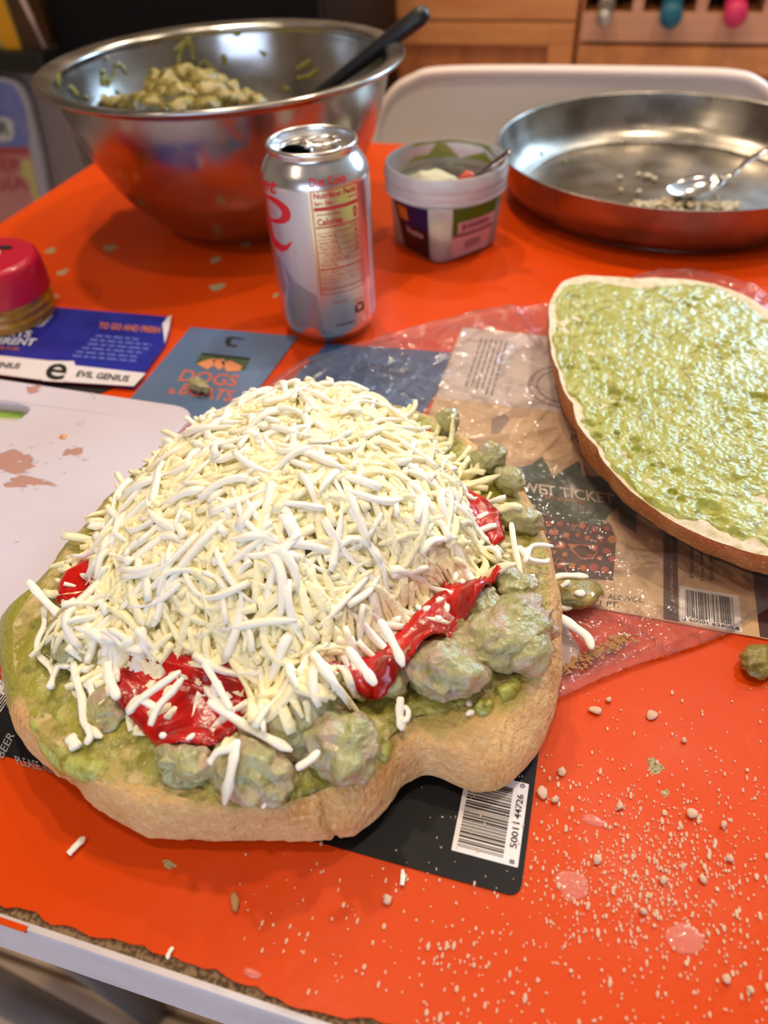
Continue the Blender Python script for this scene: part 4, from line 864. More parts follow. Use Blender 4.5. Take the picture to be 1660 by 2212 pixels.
# ================================================================ bread halves
def polar(pts, c, n, sm=2.):
    q = np.array(pts)-c; a = np.arctan2(q[:, 1], q[:, 0]); r = np.hypot(q[:, 0], q[:, 1]); o = np.argsort(a); a = a[o]; r = r[o]
    th = np.linspace(-np.pi, np.pi, n, endpoint=False); R = np.interp(th, np.r_[a-2*np.pi, a, a+2*np.pi], np.r_[r, r, r])
    k = int(n*sm/360*2)|1; w = np.hanning(k+2)[1:-1]; w /= w.sum(); R = np.convolve(np.r_[R[-k:], R, R[:k]], w, 'same')[k:-k]; return th, R
BRC = np.array([-.100, .185])
B_ = [(30, 1370), (28, 1440), (42, 1520), (62, 1590), (110, 1640), (185, 1690), (230, 1745), (330, 1795), (450, 1803), (560, 1800), (680, 1806), (760, 1797), (820, 1750), (860, 1690), (905, 1664), (950, 1670), (1000, 1698), (1060, 1702), (1120, 1660), (1165, 1590), (1190, 1500), (1197, 1400), (1188, 1300), (1168, 1200), (1122, 1100)]
T_ = [(30, 1350), (36, 1470), (80, 1570), (140, 1620), (215, 1672), (330, 1700), (480, 1742), (600, 1742), (700, 1705), (790, 1655), (850, 1590), (900, 1548), (1000, 1528), (1080, 1490), (1145, 1452), (1168, 1370), (1172, 1250), (1135, 1150), (1080, 1060), (1015, 985), (935, 905)]
WR = lambda x, y: np.array([_c*x+_s*y, -_s*x+_c*y])
back = [WR(*p) for p in [(.01, .318), (-.03, .330), (-.07, .322), (-.105, .298), (-.128, .268), (-.142, .235), (-.152, .205)]]
bpts = [P(x, y, .006)[:2] for x, y in B_]+[p for p in back]; tpts = [P(x, y, .028)[:2] for x, y in T_]+[BRC+(p-BRC)*.96 for p in back]
NA_ = 720
def loaf(nm, c, tR, bR, z0, z1, mc, at, sd, ztop=None, under=.006, bulge=.003, K=22, crack=None, sauce=None, **kw):
    th = np.linspace(-np.pi, np.pi, len(tR), endpoint=False); ux, uy = np.cos(th), np.sin(th); rows = []
    for i in range(K+1):
        t = i/K; z = z0+(z1-z0)*t
        r = tR+(bR+bulge-tR)*np.sqrt(max(0, 1-t**2.4)) if bR.mean() >= tR.mean() else bR+(tR-bR)*t+bulge*math.sin(t*math.pi)
        r = r-under*max(0, 1-t/.22)**2
        pt = np.stack([c[0]+r*ux, c[1]+r*uy, z+0*r], 1)
        dr_ = .0010*fbm(pt*60, sd, 3)+.00035*fbm(pt*330, sd+3, 3)
        if crack is not None: dr_ -= .0022*np.exp(-((th-crack[0]-.012*math.sin(t*7))/.0065)**2)*min(1, 3*(1-t)+.2)
        r = r+dr_*(1 if i < K else .4); zz = z+(ztop[0]*fbm(pt*35, sd+8, 2) if ztop else 0)*(t**2)
        rows.append(np.stack([c[0]+r*ux, c[1]+r*uy, zz], 1))
    n = len(th); V = np.vstack(rows); j = np.arange(n); k = (j+1) % n; F_ = []
    for i in range(K): F_.append(np.stack([i*n+j, i*n+k, (i+1)*n+k, (i+1)*n+j], 1))
    V = np.vstack([V, [[c[0], c[1], z0]]]); Fl = np.vstack(F_).tolist()+[(int(k[x]), int(x), (K+1)*n) for x in range(n)]
    root = empty(nm, at, kw['label'], kw['cat'])
    o = mk('crust', (V, Fl), mc, root)
    if sauce is not None:
        s = sauce(V); a = o.data.attributes.new('sauce', 'FLOAT', 'POINT'); a.data.foreach_set('value', s.astype(np.float32))
    return root, rows[-1]
def disc(edge, c, zf, K, p=1.0):
    n = len(edge); V = []
    for i in range(K+1):
        t = 1-(i/K)**p if i < K else .002; q = np.array(c)+(edge[:, :2]-c)*t; V.append(np.column_stack([q, zf(q[:, 0], q[:, 1], i/K, edge[:, 2])]))
    V = np.vstack(V); j = np.arange(n); k = (j+1) % n; Fc = np.vstack([np.stack([i*n+j, i*n+k, (i+1)*n+k, (i+1)*n+j], 1) for i in range(K)])
    return V, Fc
th, bR = polar(bpts, BRC, NA_, 1.6); _, tR = polar(tpts, BRC, NA_, 1.6); tR = np.minimum(tR, bR-.0005)
def sauce_b(V):
    n_ = fbm(V*55, 4, 3); s = np.clip((-.188+.014*n_-V[:, 0])*90+(V[:, 2]-.014)*90+.5, 0, 1)*(V[:, 1] < .33)
    s2 = np.clip((V[:, 2]-.0268+.003*n_)*500, 0, 1)*.7; return np.clip(np.maximum(s, s2*(V[:, 1] < .30)), 0, 1)
ckpt = P(712, 1770, .012)[:2]-BRC; ck = math.atan2(ckpt[1], ckpt[0])
bread, edge = loaf('bread_bottom_half', BRC, tR, bR, .0028, .0285, M_crust, (BRC[0], BRC[1], .0028), 2, ztop=(.0015,), crack=(ck,), sauce=sauce_b,
                   label='thick round bread bottom half carrying chicken, peppers and shredded cheese', cat='bread')
def spreadz(x, y): return .0292+.0014*n2(x, y, 55, 3, 3)+.0006*n2(x, y, 260, 6, 3)
mk('crumb', disc(edge, BRC, lambda x, y, t, ez: ez*(1-min(1, t*14))+(.0285+.0008*n2(x, y, 150, 2, 3))*min(1, t*14), 40, .8), M_crumb2, bread)
ed2 = edge.copy(); wob = 1-.020-.020*np.clip(fbm(np.stack([np.cos(th)*7, np.sin(th)*7, th*0], 1), 5, 3), -.6, .8); wob = np.clip(wob+.012, .955, .997); wob = np.where(np.cos(th) < -.3, .996, wob)
ed2[:, :2] = BRC+(edge[:, :2]-BRC)*wob[:, None]
mk('pesto_spread', disc(ed2, BRC, lambda x, y, t, ez: spreadz(x, y)-.0016*(1-min(1, t*25))+.0004*(1 if t < .02 else 0), 130, .9), M_pestod, bread)
def drip(pts, w, nm='sauce_drip', par=bread, m=M_pesto):
    q = spline([P(x, y, z) for x, y, z in pts], 6); t = np.linspace(0, 1, len(q)); tp = .45+.55*np.sin(np.clip(t*1.1, 0, 1)*math.pi*.8+.3); q = q+.0006*np.stack([fbm(q*120, 1, 2)]*3, 1)
    mk(nm, tube(q, np.array(w)*tp if np.isscalar(w) else np.interp(t, np.linspace(0, 1, len(w)), w), None, 12), m, par)
drip([(45, 1490, .026), (50, 1530, .020), (62, 1560, .014), (80, 1600, .010)], [.003, .004, .0042, .0025]); drip([(120, 1610, .026), (165, 1650, .026), (215, 1665, .026), (240, 1655, .0285)], [.002, .0045, .005, .002])
drip([(70, 1560, .026), (110, 1612, .024), (150, 1650, .020), (180, 1670, .018)], [.002, .004, .005, .003]); drip([(175, 1665, .016), (195, 1690, .010), (210, 1698, .007)], [.003, .0028, .002]); drip([(836, 1600, .029), (828, 1630, .027), (828, 1650, .024)], [.002, .0026, .0015])
drip([(1080, 1500, .029), (1100, 1490, .029), (1120, 1470, .030)], [.003, .0034, .002]); drip([(1028, 1520, .029), (1045, 1530, .028), (1060, 1512, .029)], [.002, .003, .002])
# top half, crust side down
TBC = np.array([.055, .315])
te = [(1188, 700), (1190, 650), (1215, 612), (1262, 600), (1310, 600), (1380, 606), (1440, 602), (1500, 606), (1560, 622), (1610, 642), (1660, 672)]
tf = [(1190, 745), (1207, 805), (1240, 875), (1292, 965), (1345, 1040), (1400, 1088), (1470, 1130), (1550, 1166), (1660, 1200)]
ub = [(1184, 700), (1196, 785), (1218, 862), (1262, 945), (1320, 1045), (1400, 1118), (1480, 1170), (1560, 1207), (1660, 1242)]
hid = [(.1405, .4126), (.175, .371), (.188, .3125), (.167, .2637), (.134, .237)]
tp_ = [P(x, y, .030)[:2] for x, y in te+tf]+[np.array(h) for h in hid]
bp2 = [P(x, y, .006)[:2] for x, y in ub]+[TBC+(np.array(h)-TBC)*.9 for h in hid]+[TBC+(P(x, y, .030)[:2]-TBC)*.9 for x, y in te[3:]]
_, tR2 = polar(tp_, TBC, NA_, 2.2); _, bR2 = polar(bp2, TBC, NA_, 2.2); bR2 = np.minimum(bR2, tR2*1.0-.001)
top, edge2 = loaf('bread_top_half', TBC, tR2, bR2, .0030, .0305, M_crust2, (TBC[0], TBC[1], .003), 31, ztop=(.0016,), under=.010, bulge=.0006,
                  sauce=lambda V: np.zeros(len(V)), label='bread top half lying crust down, its cut face spread with pesto', cat='bread')
pits = []
r_ = np.random.RandomState(9)
for i in range(46):
    a = r_.uniform(-math.pi, math.pi); rr = np.interp(a, th, tR2)*math.sqrt(r_.uniform(.2, .93)); pits.append((TBC[0]+rr*math.cos(a), TBC[1]+rr*math.sin(a), r_.uniform(.0012, .0028), r_.uniform(.001, .0028)))
for (px, py), r0, d0 in [((1328, 848), .0034, .004), ((1358, 866), .003, .003), ((1560, 748), .003, .003), ((1330, 1095), .004, .004), ((1532, 1098), .0048, .005), ((1555, 1125), .003, .003), ((1240, 643), .0028, .003), ((1250, 700), .002, .003), ((1375, 970), .002, .003), ((1640, 860), .004, .004)]:
    p = P(px, py, .03); pits.append((p[0], p[1], r0, d0))
pk = P(1500, 800, .03); rg = [P(x, y, .03)[:2] for x, y in [(1490, 800), (1520, 770), (1560, 752), (1590, 760)]]
def pitz(x, y):
    z = 0*x
    for a, b, r0, d0 in pits: z = z-d0*np.exp(-(((x-a)**2+(y-b)**2)/(r0*r0))**2)
    return z
mk('crumb', disc(edge2, TBC, lambda x, y, t, ez: ez*(1-min(1, t*20))+(.0295+.0011*n2(x, y, 90, 12, 3)+pitz(x, y))*min(1, t*20), 150, .9), M_crumb, top)
w2 = 1-.035-.055*np.clip(fbm(np.stack([np.cos(th)*5, np.sin(th)*5, th*0], 1), 15, 3), -.7, .9); w2 = np.where((np.sin(th) > .3), w2+.035, w2)
ed3 = edge2.copy(); ed3[:, :2] = TBC+(edge2[:, :2]-TBC)*np.minimum(w2, .995)[:, None]
def sz2(x, y, t, ez):
    z = .0306+.0010*n2(x, y, 60, 22, 3)+.0012*np.abs(n2(x, y, 150, 25, 2))+.0005*n2(x, y, 420, 27, 2)+pitz(x, y)*.85
    for q in rg: z = z+.0020*np.exp(-((x-q[0])**2+(y-q[1])**2)/(.007**2))*(1+.5*n2(x, y, 300, 5, 2))
    return z-.0020*(1-min(1, t*30))
mk('pesto_spread', disc(ed3, TBC, sz2, 260, .95), M_pesto, top)
# ================================================================ fillings on the bottom half
CH = [  # px, py, z, (rx, ry, rz), rot, label
    ((1096, 1366), .0370, (.0200, .0130, .0098), .8, 'largest grey-green chicken chunk at the right edge of the bread'),
    ((1042, 1312), .0355, (.009, .008, .0065), .4, 'chicken chunk just behind the long red pepper strip'),
    ((1108, 1262), .0355, (.008, .009, .006), 1.2, 'saucy chicken chunk near the right pepper corner'),
    ((962, 1448), .0375, (.0142, .0115, .0098), -.3, 'pale tender chicken chunk in front of the long pepper strip'),
    ((740, 1615), .036, (.0118, .0108, .0095), .3, 'chicken chunk at the bread front right of the hanging shreds'),
    ((545, 1655), .035, (.0140, .0105, .0085), -.2, 'broad chicken chunk at the bread front under one white shred'),
    ((395, 1645), .033, (.0100, .0065, .0060), .1, 'small chicken chunk under the tip of the front pepper'),
    ((1140, 1400), .036, (.009, .008, .008), 1.5, 'small saucy chicken chunk against the right bread rim'),
    ((845, 1470), .036, (.006, .006, .006), .5, 'tiny sauce coated chicken bit beside the pepper end'),
    ((1060, 990), .036, (.008, .007, .007), .5, 'chicken chunk at the back right above the bag'),
    ((1098, 1035), .034, (.006, .008, .006), .9, 'green chicken chunk beside the dark red pepper'),
    ((968, 908), .036, (.006, .006, .006), .2, 'green chicken chunk at the far back of the bread'),
    ((1128, 1125), .033, (.006, .009, .006), 1.4, 'chicken bit on the right bread rim beyond the pepper'),
    ((225, 1530), .031, (.008, .008, .004), .6, 'flat brownish chicken bit left of the front pepper'),
    ((610, 1570), .034, (.014, .010, .009), .2, 'shaded chicken chunk below the hanging cheese'),
    ((690, 1520), .038, (.013, .010, .010), .7, 'shaded chicken chunk left of the pepper strip end'),
    ((170, 1370), .034, (.011, .013, .007), 1.2, 'chicken bit under the left edge of the cheese'),
]
CW = []
for i, ((px, py), z, r, rot, lb) in enumerate(CH):
    c = P(px, py, z); CW.append((c, r, rot)); mkchunk('chicken_chunk', c, r, 100+i*3, M_chick, lb, rot=rot, group='chicken chunks on the bread', lv=5 if i < 7 else 4)
def under(x, y):
    z = spreadz(x, y)
    for c, r, rot in CW:
        ca, sa = math.cos(rot), math.sin(rot); dx = (x-c[0]); dy = (y-c[1]); u = (dx*ca+dy*sa)/r[0]; v = (-dx*sa+dy*ca)/r[1]
        z = np.maximum(z, c[2]-r[2]+(2*r[2])*np.sqrt(np.clip(1-u*u-v*v, 0, 1))*1.0*(u*u+v*v < 1)+0*x) if 0 else np.maximum(z, np.where(u*u+v*v < 1, c[2]+r[2]*np.sqrt(np.clip(1-u*u-v*v, 0, 1)), -1))
    return z
MP = [P(x, y, .055)[:2] for x, y in [(190, 1120), (290, 990), (430, 880), (500, 845), (600, 815), (690, 802), (780, 822), (870, 872), (950, 940), (995, 1005), (1025, 1100)]]+[P(x, y, .047)[:2] for x, y in [(1010, 1180), (905, 1232), (812, 1305), (745, 1395), (685, 1450), (600, 1475), (480, 1455), (400, 1430), (330, 1415), (240, 1395), (185, 1345), (185, 1240)]]
MC = np.array([-.1, .188]); MC = P(620, 1130, .06)[:2]
_, mR = polar(MP, MC, 360, 6); mth = np.linspace(-np.pi, np.pi, 360, endpoint=False)
ZB, ZP = .0415, .0750
def mound(x, y):
    dx, dy = x-MC[0], y-MC[1]; rho = np.hypot(dx, dy)/np.interp(np.arctan2(dy, dx), mth, mR, period=2*np.pi)
    return np.where(rho < 1.0, ZB+.006*np.clip((y-MC[1])/.09, -1, 1)+(ZP-ZB)*np.clip(1-rho**1.9, 0, 1)+.0022*n2(x, y, 38, 41, 2), -1), rho
# peppers
def pepper(pts, lab_, th_=.003, sd=1, lift=0., curl=.0):
    poly = [tuple(P(x, y, z)[:2]) for x, y, z in pts]; c = np.mean(poly, 0)
    def base(x, y):
        m_, rho = mound(x, y); u = under(x, y); return np.maximum(u, np.where(rho < 1, ZB-.004, 0))
    # smooth support
    def sup(x, y): return (base(x, y)*2+base(x+.004, y)+base(x-.004, y)+base(x, y+.004)+base(x, y-.004))/6+lift
    g = sheet(poly, .0011, lambda x, y, d: sup(x, y)+.0006+th_*np.sqrt(np.clip(d/.0035, 0, 1))+.0008*n2(x, y, 90, sd, 2)+curl*np.exp(-d/.003), lambda x, y, d: sup(x, y)+.0002+curl*np.exp(-d/.003))
    return mk('red_pepper', g, M_pepper, at=(c[0], c[1], .035), label=lab_, cat='pepper')
pepper([(114, 1290, .035), (116, 1250, .037), (128, 1215, .038), (160, 1180, .042), (200, 1165, .044), (260, 1170, .047), (240, 1240, .047), (200, 1300, .043), (175, 1306, .040), (140, 1302, .036)], 'roasted red pepper strip at the left edge of the bread', sd=3, lift=.003)
pepper([(222, 1440, .040), (240, 1500, .037), (300, 1570, .036), (345, 1615, .036), (420, 1608, .038), (500, 1598, .038), (515, 1560, .039), (530, 1500, .042), (520, 1420, .044), (380, 1400, .044), (260, 1400, .043)], 'large roasted red pepper piece hanging at the bread front', sd=8, lift=.0025)
pepper([(690, 1455, .042), (760, 1485, .041), (820, 1498, .041), (852, 1480, .041), (866, 1452, .043), (908, 1408, .045), (968, 1358, .047), (1020, 1305, .048), (1052, 1255, .048), (1088, 1216, .048), (1080, 1198, .048), (1040, 1190, .050), (960, 1210, .050), (880, 1290, .050), (800, 1370, .048), (700, 1430, .045)], 'long bright red pepper strip on the right front of the bread', sd=13, lift=.0045, curl=.001)
pepper([(985, 1000, .048), (1020, 1020, .046), (1050, 1045, .044), (1078, 1075, .043), (1088, 1110, .042), (1095, 1140, .041), (1070, 1150, .043), (1035, 1110, .046), (1005, 1060, .048)], 'dark glistening red pepper strip on the right side near the bag', sd=17, lift=.0035, curl=.0015)
pepper([(905, 895, .043), (925, 888, .042), (940, 905, .041), (945, 930, .041), (930, 940, .043), (905, 925, .045)], 'small red pepper corner at the far back right of the heap', sd=19, lift=.001)
# ================================================================ shredded cheese
def Hs(x, y):
    m_, rho = mound(x, y); return np.maximum(m_, under(x, y)+.0030), rho
def shred(x, y, a, ln, cv, off, arch, w, th_, sd):
    n = 9; st = ln/(n-1); xs_ = [x]; ys_ = [y]
    for i in range(n-1): a += cv*st*(1 if i > 2 or sd % 2 else .2); xs_.append(xs_[-1]+math.cos(a)*st); ys_.append(ys_[-1]+math.sin(a)*st)
    xs_ = np.array(xs_); ys_ = np.array(ys_); z, rho = Hs(xs_, ys_); z = np.convolve(np.r_[z[0], z[0], z, z[-1], z[-1]], [.1, .2, .4, .2, .1], 'valid') 
    t = np.linspace(0, 1, n); z = z+off+arch*np.sin(t*math.pi*(1+(sd % 3)*.5)+sd)
    e0 = .9 if sd % 3 else .45
    return np.stack([xs_, ys_, z], 1), w*(.82+.28*np.sin(t*5+sd)+.12*np.sin(t*13+sd*2))*np.interp(t, [0, .05, .8, 1], [.85, 1, 1, e0]), th_*(1+.15*np.sin(t*9+sd))*np.interp(t, [0, .05, .8, 1], [.85, 1, 1, e0])
def ribbon(p, ra, rb, up=(0, 0, 1)):
    # rounded-rectangle section, eight points
    V, Fc = tube(p, ra, rb, 8, up=up); V = V.reshape(len(p), 8, 3); c_ = V.mean(1, keepdims=True)
    V = c_+(V-c_)*np.array([.93, 1.24, .93, 1.24, .93, 1.24, .93, 1.24])[None, :, None]; return V.reshape(-1, 3), Fc
def samp(r_, lo=0., hi=1.):
    a = r_.uniform(-math.pi, math.pi); R = np.interp(a, mth, mR)
    while r_.rand() > (R/mR.max())**2: a = r_.uniform(-math.pi, math.pi); R = np.interp(a, mth, mR)
    rho = math.sqrt(r_.uniform(lo*lo, hi*hi)); return MC[0]+R*rho*math.cos(a), MC[1]+R*rho*math.sin(a), a, rho
r_ = np.random.RandomState(12)
parts = []
for i in range(2500):
    x, y, a, rho = samp(r_, 0, 1.02); ang = r_.uniform(0, 2*math.pi) if rho < .86 else a+r_.normal(0, 1.0)
    p, w, t = shred(x, y, ang, r_.uniform(.012, .028), r_.normal(0, 60), r_.uniform(-.0035, .0018), r_.uniform(0, .0018), r_.uniform(.0011, .0021), r_.uniform(.0009, .0014), i)
    parts.append(ribbon(p, w, t, up=(r_.normal(0, .35), r_.normal(0, .35), 1)))
g1 = join(parts)
core = []; K_ = 40
for i in range(K_+1):
    rho = 1-i/K_; q = np.stack([MC[0]+mR*rho*.985*np.cos(mth), MC[1]+mR*rho*.985*np.sin(mth)], 1); z, _ = mound(q[:, 0], q[:, 1]); core.append(np.column_stack([q, np.maximum(z-.0035, .036)]))
nC = 360; jj = np.arange(nC); kk = (jj+1) % nC; cf = np.vstack([np.stack([i*nC+jj, i*nC+kk, (i+1)*nC+kk, (i+1)*nC+jj], 1) for i in range(K_)])
mk('cheese_underlayer', join([g1, (np.vstack(core), cf.tolist())]), M_cheesed, at=(MC[0], MC[1], .04), label='dense mass of shredded mozzarella beneath the top shreds on the bread', cat='cheese', kind='stuff')
CL = 'curved shred of white mozzarella among the others on the cheese heap'
cand = []
for i in range(300):
    if i < 195:
        x, y, a, rho = samp(r_, 0, .93); ang = r_.uniform(0, 2*math.pi); ln = r_.uniform(.018, .034)
    else:   # edge shreds that hang outwards, most of them at the front
        a = r_.choice([r_.uniform(-2.9, -.3), r_.uniform(-math.pi, math.pi)], p=[.75, .25]); R = np.interp(a, mth, mR)
        while r_.rand() > (R/mR.max())**2: a = r_.uniform(-math.pi, math.pi); R = np.interp(a, mth, mR)
        rho = r_.uniform(.86, 1.04); x = MC[0]+R*rho*math.cos(a); y = MC[1]+R*rho*math.sin(a)
        ang = a+r_.normal(0, .8); ln = r_.uniform(.010, .022)
    cand.append((x, y, ang, ln))
for i, (x, y, ang, ln) in enumerate(cand):
    p, w, t = shred(x, y, ang, ln, r_.normal(0, 45), r_.uniform(.0016, .0036), r_.uniform(.0005, .0026), r_.uniform(.0011, .0020), r_.uniform(.0009, .0013), i)
    mk('cheese_shred', ribbon(p, w, t, up=(r_.normal(0, .3), r_.normal(0, .3), 1)), M_cheese, at=tuple(p[4]), label=CL, cat='cheese', group='mozzarella shreds on the cheese heap')
def stray(pts, lab_, w=.0016, t=.0011, sub=5, m=None, group='stray mozzarella shreds'):
    w *= .78; t *= .85; q = spline([P(x, y, z) for x, y, z in pts], sub); s = np.linspace(0, 1, len(q)); k = np.interp(s, [0, .05, .85, 1], [.65, 1, .95, .4])*(1+.25*noise3(np.stack([s*7+w*9e3, s*0, s*0], 1), 3))
    return mk('cheese_shred', ribbon(q, w*k, t*k), m or M_cheese, at=tuple(q[0]), label=lab_, cat='cheese', group=group)
stray([(60, 1255, .043), (90, 1290, .041), (125, 1325, .037), (150, 1345, .035)], 'thick straight shred poking left over the cutting board edge', .0022, .0014)
stray([(95, 1310, .035), (96, 1350, .034), (82, 1385, .033), (84, 1415, .032), (108, 1440, .032), (118, 1470, .032)], 'long wavy shred down the oily left side of the bread', .0017)
stray([(108, 1488, .0325), (116, 1460, .033), (128, 1438, .034), (150, 1440, .035)], 'bent shred ending left of the wavy long one', .0016)
stray([(158, 1430, .036), (166, 1470, .034), (178, 1510, .033), (182, 1560, .032), (200, 1580, .032), (222, 1592, .032)], 'long drooping shred pair lying left of the front pepper', .0020, .0013)
stray([(186, 1565, .034), (195, 1590, .033), (185, 1608, .032)], 'short shred end beneath the long drooping one', .0018)
stray([(192, 1470, .036), (200, 1500, .034), (208, 1525, .033)], 'short stubby shred between long drooping one and the pepper', .0018)
stray([(150, 1590, .032), (160, 1605, .032), (166, 1618, .0315)], 'small wedge of cheese at the left bread front', .0026, .0014)
stray([(232, 1430, .045), (238, 1470, .044), (255, 1510, .043)], 'bright shred hanging on the left of the front pepper', .0024, .0014)
stray([(345, 1535, .0445), (300, 1510, .046), (280, 1535, .044), (310, 1505, .047), (390, 1450, .050)], 'long shred laid slanting across the front pepper', .0019)
stray([(325, 1568, .0425), (340, 1530, .045), (375, 1490, .047), (395, 1465, .049)], 'tapered shred with low tip in the middle of front pepper', .0018)
stray([(440, 1430, .050), (470, 1480, .047), (500, 1535, .044)], 'slanting shred crossing the right part of front pepper', .0019)
stray([(450, 1515, .045), (510, 1555, .043), (570, 1590, .043), (632, 1622, .041)], 'long slanting shred reaching from pepper to front chunk', .0020, .0013)
stray([(452, 1650, .045), (470, 1625, .047), (495, 1618, .048), (512, 1600, .048)], 'upper hooked shred on the broad front chunk', .0017)
stray([(512, 1598, .048), (505, 1640, .047), (495, 1690, .043), (485, 1738, .034)], 'tapering shred pointing down over the broad front chunk', .0021, .0012)
stray([(866, 1505, .038), (864, 1545, .035), (870, 1578, .033)], 'upright shred alone on the sauce right of the front', .0021, .0013)
stray([(868, 1560, .035), (882, 1550, .035), (880, 1530, .036), (866, 1530, .036)], 'small curled shred hooked beside the upright lone shred', .0012, .0010)
stray([(640, 1660, .045), (670, 1642, .046), (690, 1622, .046)], 'short shred lying over the chunk right of the long slanting one', .0018)
stray([(750, 1400, .052), (790, 1450, .050), (812, 1480, .048)], 'shred pointing down across the right pepper end', .0022, .0013)
stray([(820, 1340, .054), (850, 1390, .052), (872, 1440, .049)], 'shred hanging over the middle of the long pepper', .0021, .0013)
stray([(1105, 1130, .044), (1112, 1180, .042), (1128, 1250, .038)], 'long upright shred at the right bread rim', .0018)
stray([(1135, 1215, .040), (1150, 1180, .039), (1196, 1180, .037)], 'shred reaching out over the right bread rim', .0014)
stray([(1120, 1180, .041), (1145, 1208, .039), (1180, 1214, .036), (1184, 1206, .036)], 'crooked shred just below the outreaching one', .0015)
stray([(1146, 1242, .036), (1150, 1258, .035), (1148, 1276, .034)], 'plump single shred on the right bread rim', .0024, .0014)
for i, (px, py, z) in enumerate([(352, 1588, .042), (412, 1592, .042), (1032, 1405, .038), (948, 1335, .052), (922, 1315, .054), (966, 1312, .052), (1000, 1256, .052), (950, 1295, .052), (572, 1735, .032), (1014, 1520, .030), (1016, 1540, .030), (985, 1245, .053), (905, 1312, .054)]):
    mkchunk('cheese_bit', P(px, py, z), (.0012+.0004*(i % 3), .0010, .0008), 200+i, M_cheese, ['rounded cheese bit on the front pepper, larger of two', 'small cheese dot on the front pepper, right of the larger', 'cheese bit between the pale chunk and the largest chunk', 'squarish cheese crumb lowest on the long pepper', 'slim cheese crumb left on the long pepper', 'cheese crumb right of centre on the long pepper', 'tiny cheese crumb near the upper pepper corner', 'tiny cheese crumb in the middle of the long pepper', 'single white crumb on the front bread rim', 'upper of two white dots on the right crust', 'lower of two white dots on the right crust', 'angular cheese crumb at the upper edge of the long pepper', 'cheese crumb touching the shreds above the long pepper'][i], 'cheese', lv=2, rot=i)
bagg = 'loose cheese on the clear bag'
stray([(1190, 1256, .012), (1215, 1244, .013), (1272, 1246, .012)], 'shred lying along the scrap on the bag, beyond it', .0020, group=bagg)
stray([(1180, 1282, .010), (1210, 1270, .013), (1232, 1254, .016)], 'shred crossing the bag scrap towards the bread', .0016, group=bagg)
stray([(1196, 1300, .010), (1212, 1310, .009), (1236, 1312, .008)], 'short wide shred in front of the bag scrap', .0022, group=bagg)
stray([(1250, 1305, .010), (1268, 1292, .011), (1284, 1282, .012)], 'short shred right of the bag scrap', .0018, group=bagg)
stray([(1180, 1290, .014), (1196, 1322, .011), (1235, 1350, .009), (1268, 1375, .0085), (1280, 1402, .008)], 'long tapering shred sliding down the bag towards the table', .0024, .0013, group=bagg)
mkchunk('cheese_bit', P(1255, 1282, .014), (.0022, .0018, .0012), 300, M_cheese, 'rounded cheese bit sitting on top of the bag scrap', 'cheese', lv=2)
mkchunk('chicken_scrap', P(1235, 1280, .009), (.011, .0065, .005), 301, M_chickb, 'olive green chicken scrap lying on the clear bag', rot=.3)
mkchunk('chicken_scrap', P(432, 832, .005), (.0085, .0045, .0045), 305, M_chick, 'grey-green chicken scrap lying on the dog card', rot=-.5)
mkchunk('chicken_scrap', P(1638, 1428, .0045), (.0075, .0055, .004), 309, M_chickb, 'olive chicken scrap alone on the table at the right frame edge', rot=.5)
tg = 'bits lying on the orange table'
stray([(148, 1845, .0015), (166, 1826, .0018), (184, 1808, .0015)], 'white cheese sliver on the table, left below the bread', .0017, .0009, group=tg)
stray([(869, 1912, .0012), (871, 1896, .0014), (870, 1878, .0012)], 'slim white cheese sliver on the table under the black label', .0011, .0008, group=tg)
stray([(362, 2072, .001), (366, 2058, .0012), (375, 2046, .001)], 'thin whitish sliver near the chipped table edge', .0008, .0006, group=tg)
M_cr = mat('dry_crumb', L(226, 190, 160), .8, bump=((900, .0006),)); M_crd = mat('brown_crumb', L(176, 130, 84), .8, bump=((900, .0006),))
BIG = [((1288, 1535), 14, 7, 0, 'brown crust flake right of the bread, nearest the bag'), ((1410, 1544), 13, 10, 0, 'brown crust flake farther right on the open table'), ((508, 1947), 19, 11, 1, 'brown crumb flake on the table near the front'), ((838, 1942), 11, 12, 0, 'pale crumb below the slim cheese sliver'),
       ((1172, 1710), 14, 11, 0, 'crumb cluster touching the right side of the black label'), ((1213, 1666), 9, 8, 0, 'whitish crumb above the crumb cluster'), ((1495, 1757), 12, 9, 0, 'knobbly crumb right of the pale puddles'), ((1478, 1598), 6, 5, 0, 'round crumb on the right open table'), ((1565, 1780), 7, 6, 0, 'crumb near the right frame edge, upper'),
       ((1293, 1855), 8, 10, 0, 'yellowish crumb above the pink puddle'), ((1435, 1900), 8, 8, 0, 'crumb in the densest crumb field'), ((1578, 1855), 6, 9, 0, 'crumb near the right frame edge, middle'), ((1520, 1898), 9, 7, 0, 'crumb right of the densest field'), ((1455, 2112), 0, 0, 0, ''), ((1572, 2115), 9, 9, 0, 'brown crumb near the lower right corner'), ((1622, 2136), 7, 7, 0, 'round crumb nearest the lower right corner'),
       ((1340, 1740), 8, 7, 0, 'soft crumb beside the upper puddle'), ((1390, 1968), 5, 8, 0, 'thin crumb below the crumb field'), ((1200, 1727), 6, 8, 0, 'small crumb right of the crumb cluster'), ((1316, 1511), 6, 5, 0, 'pale speck crumb above the crust flake')]
for i, ((px, py), rx, ry, k, lb) in enumerate(BIG):
    if not rx: continue
    c = P(px, py, .0012); dx = abs(P(px+rx, py)-P(px, py))[0]; dy = abs(P(px, py+ry)-P(px, py))[1]
    mkchunk('bread_crumb', c, (max(dx, .0008), max(dy, .0008), .0010), 400+i, M_crd if k else M_cr, lb, 'crumb', tg, lv=2, rot=i, amp=.4)
r_ = np.random.RandomState(44); V1, F1 = ico(1); cs = []
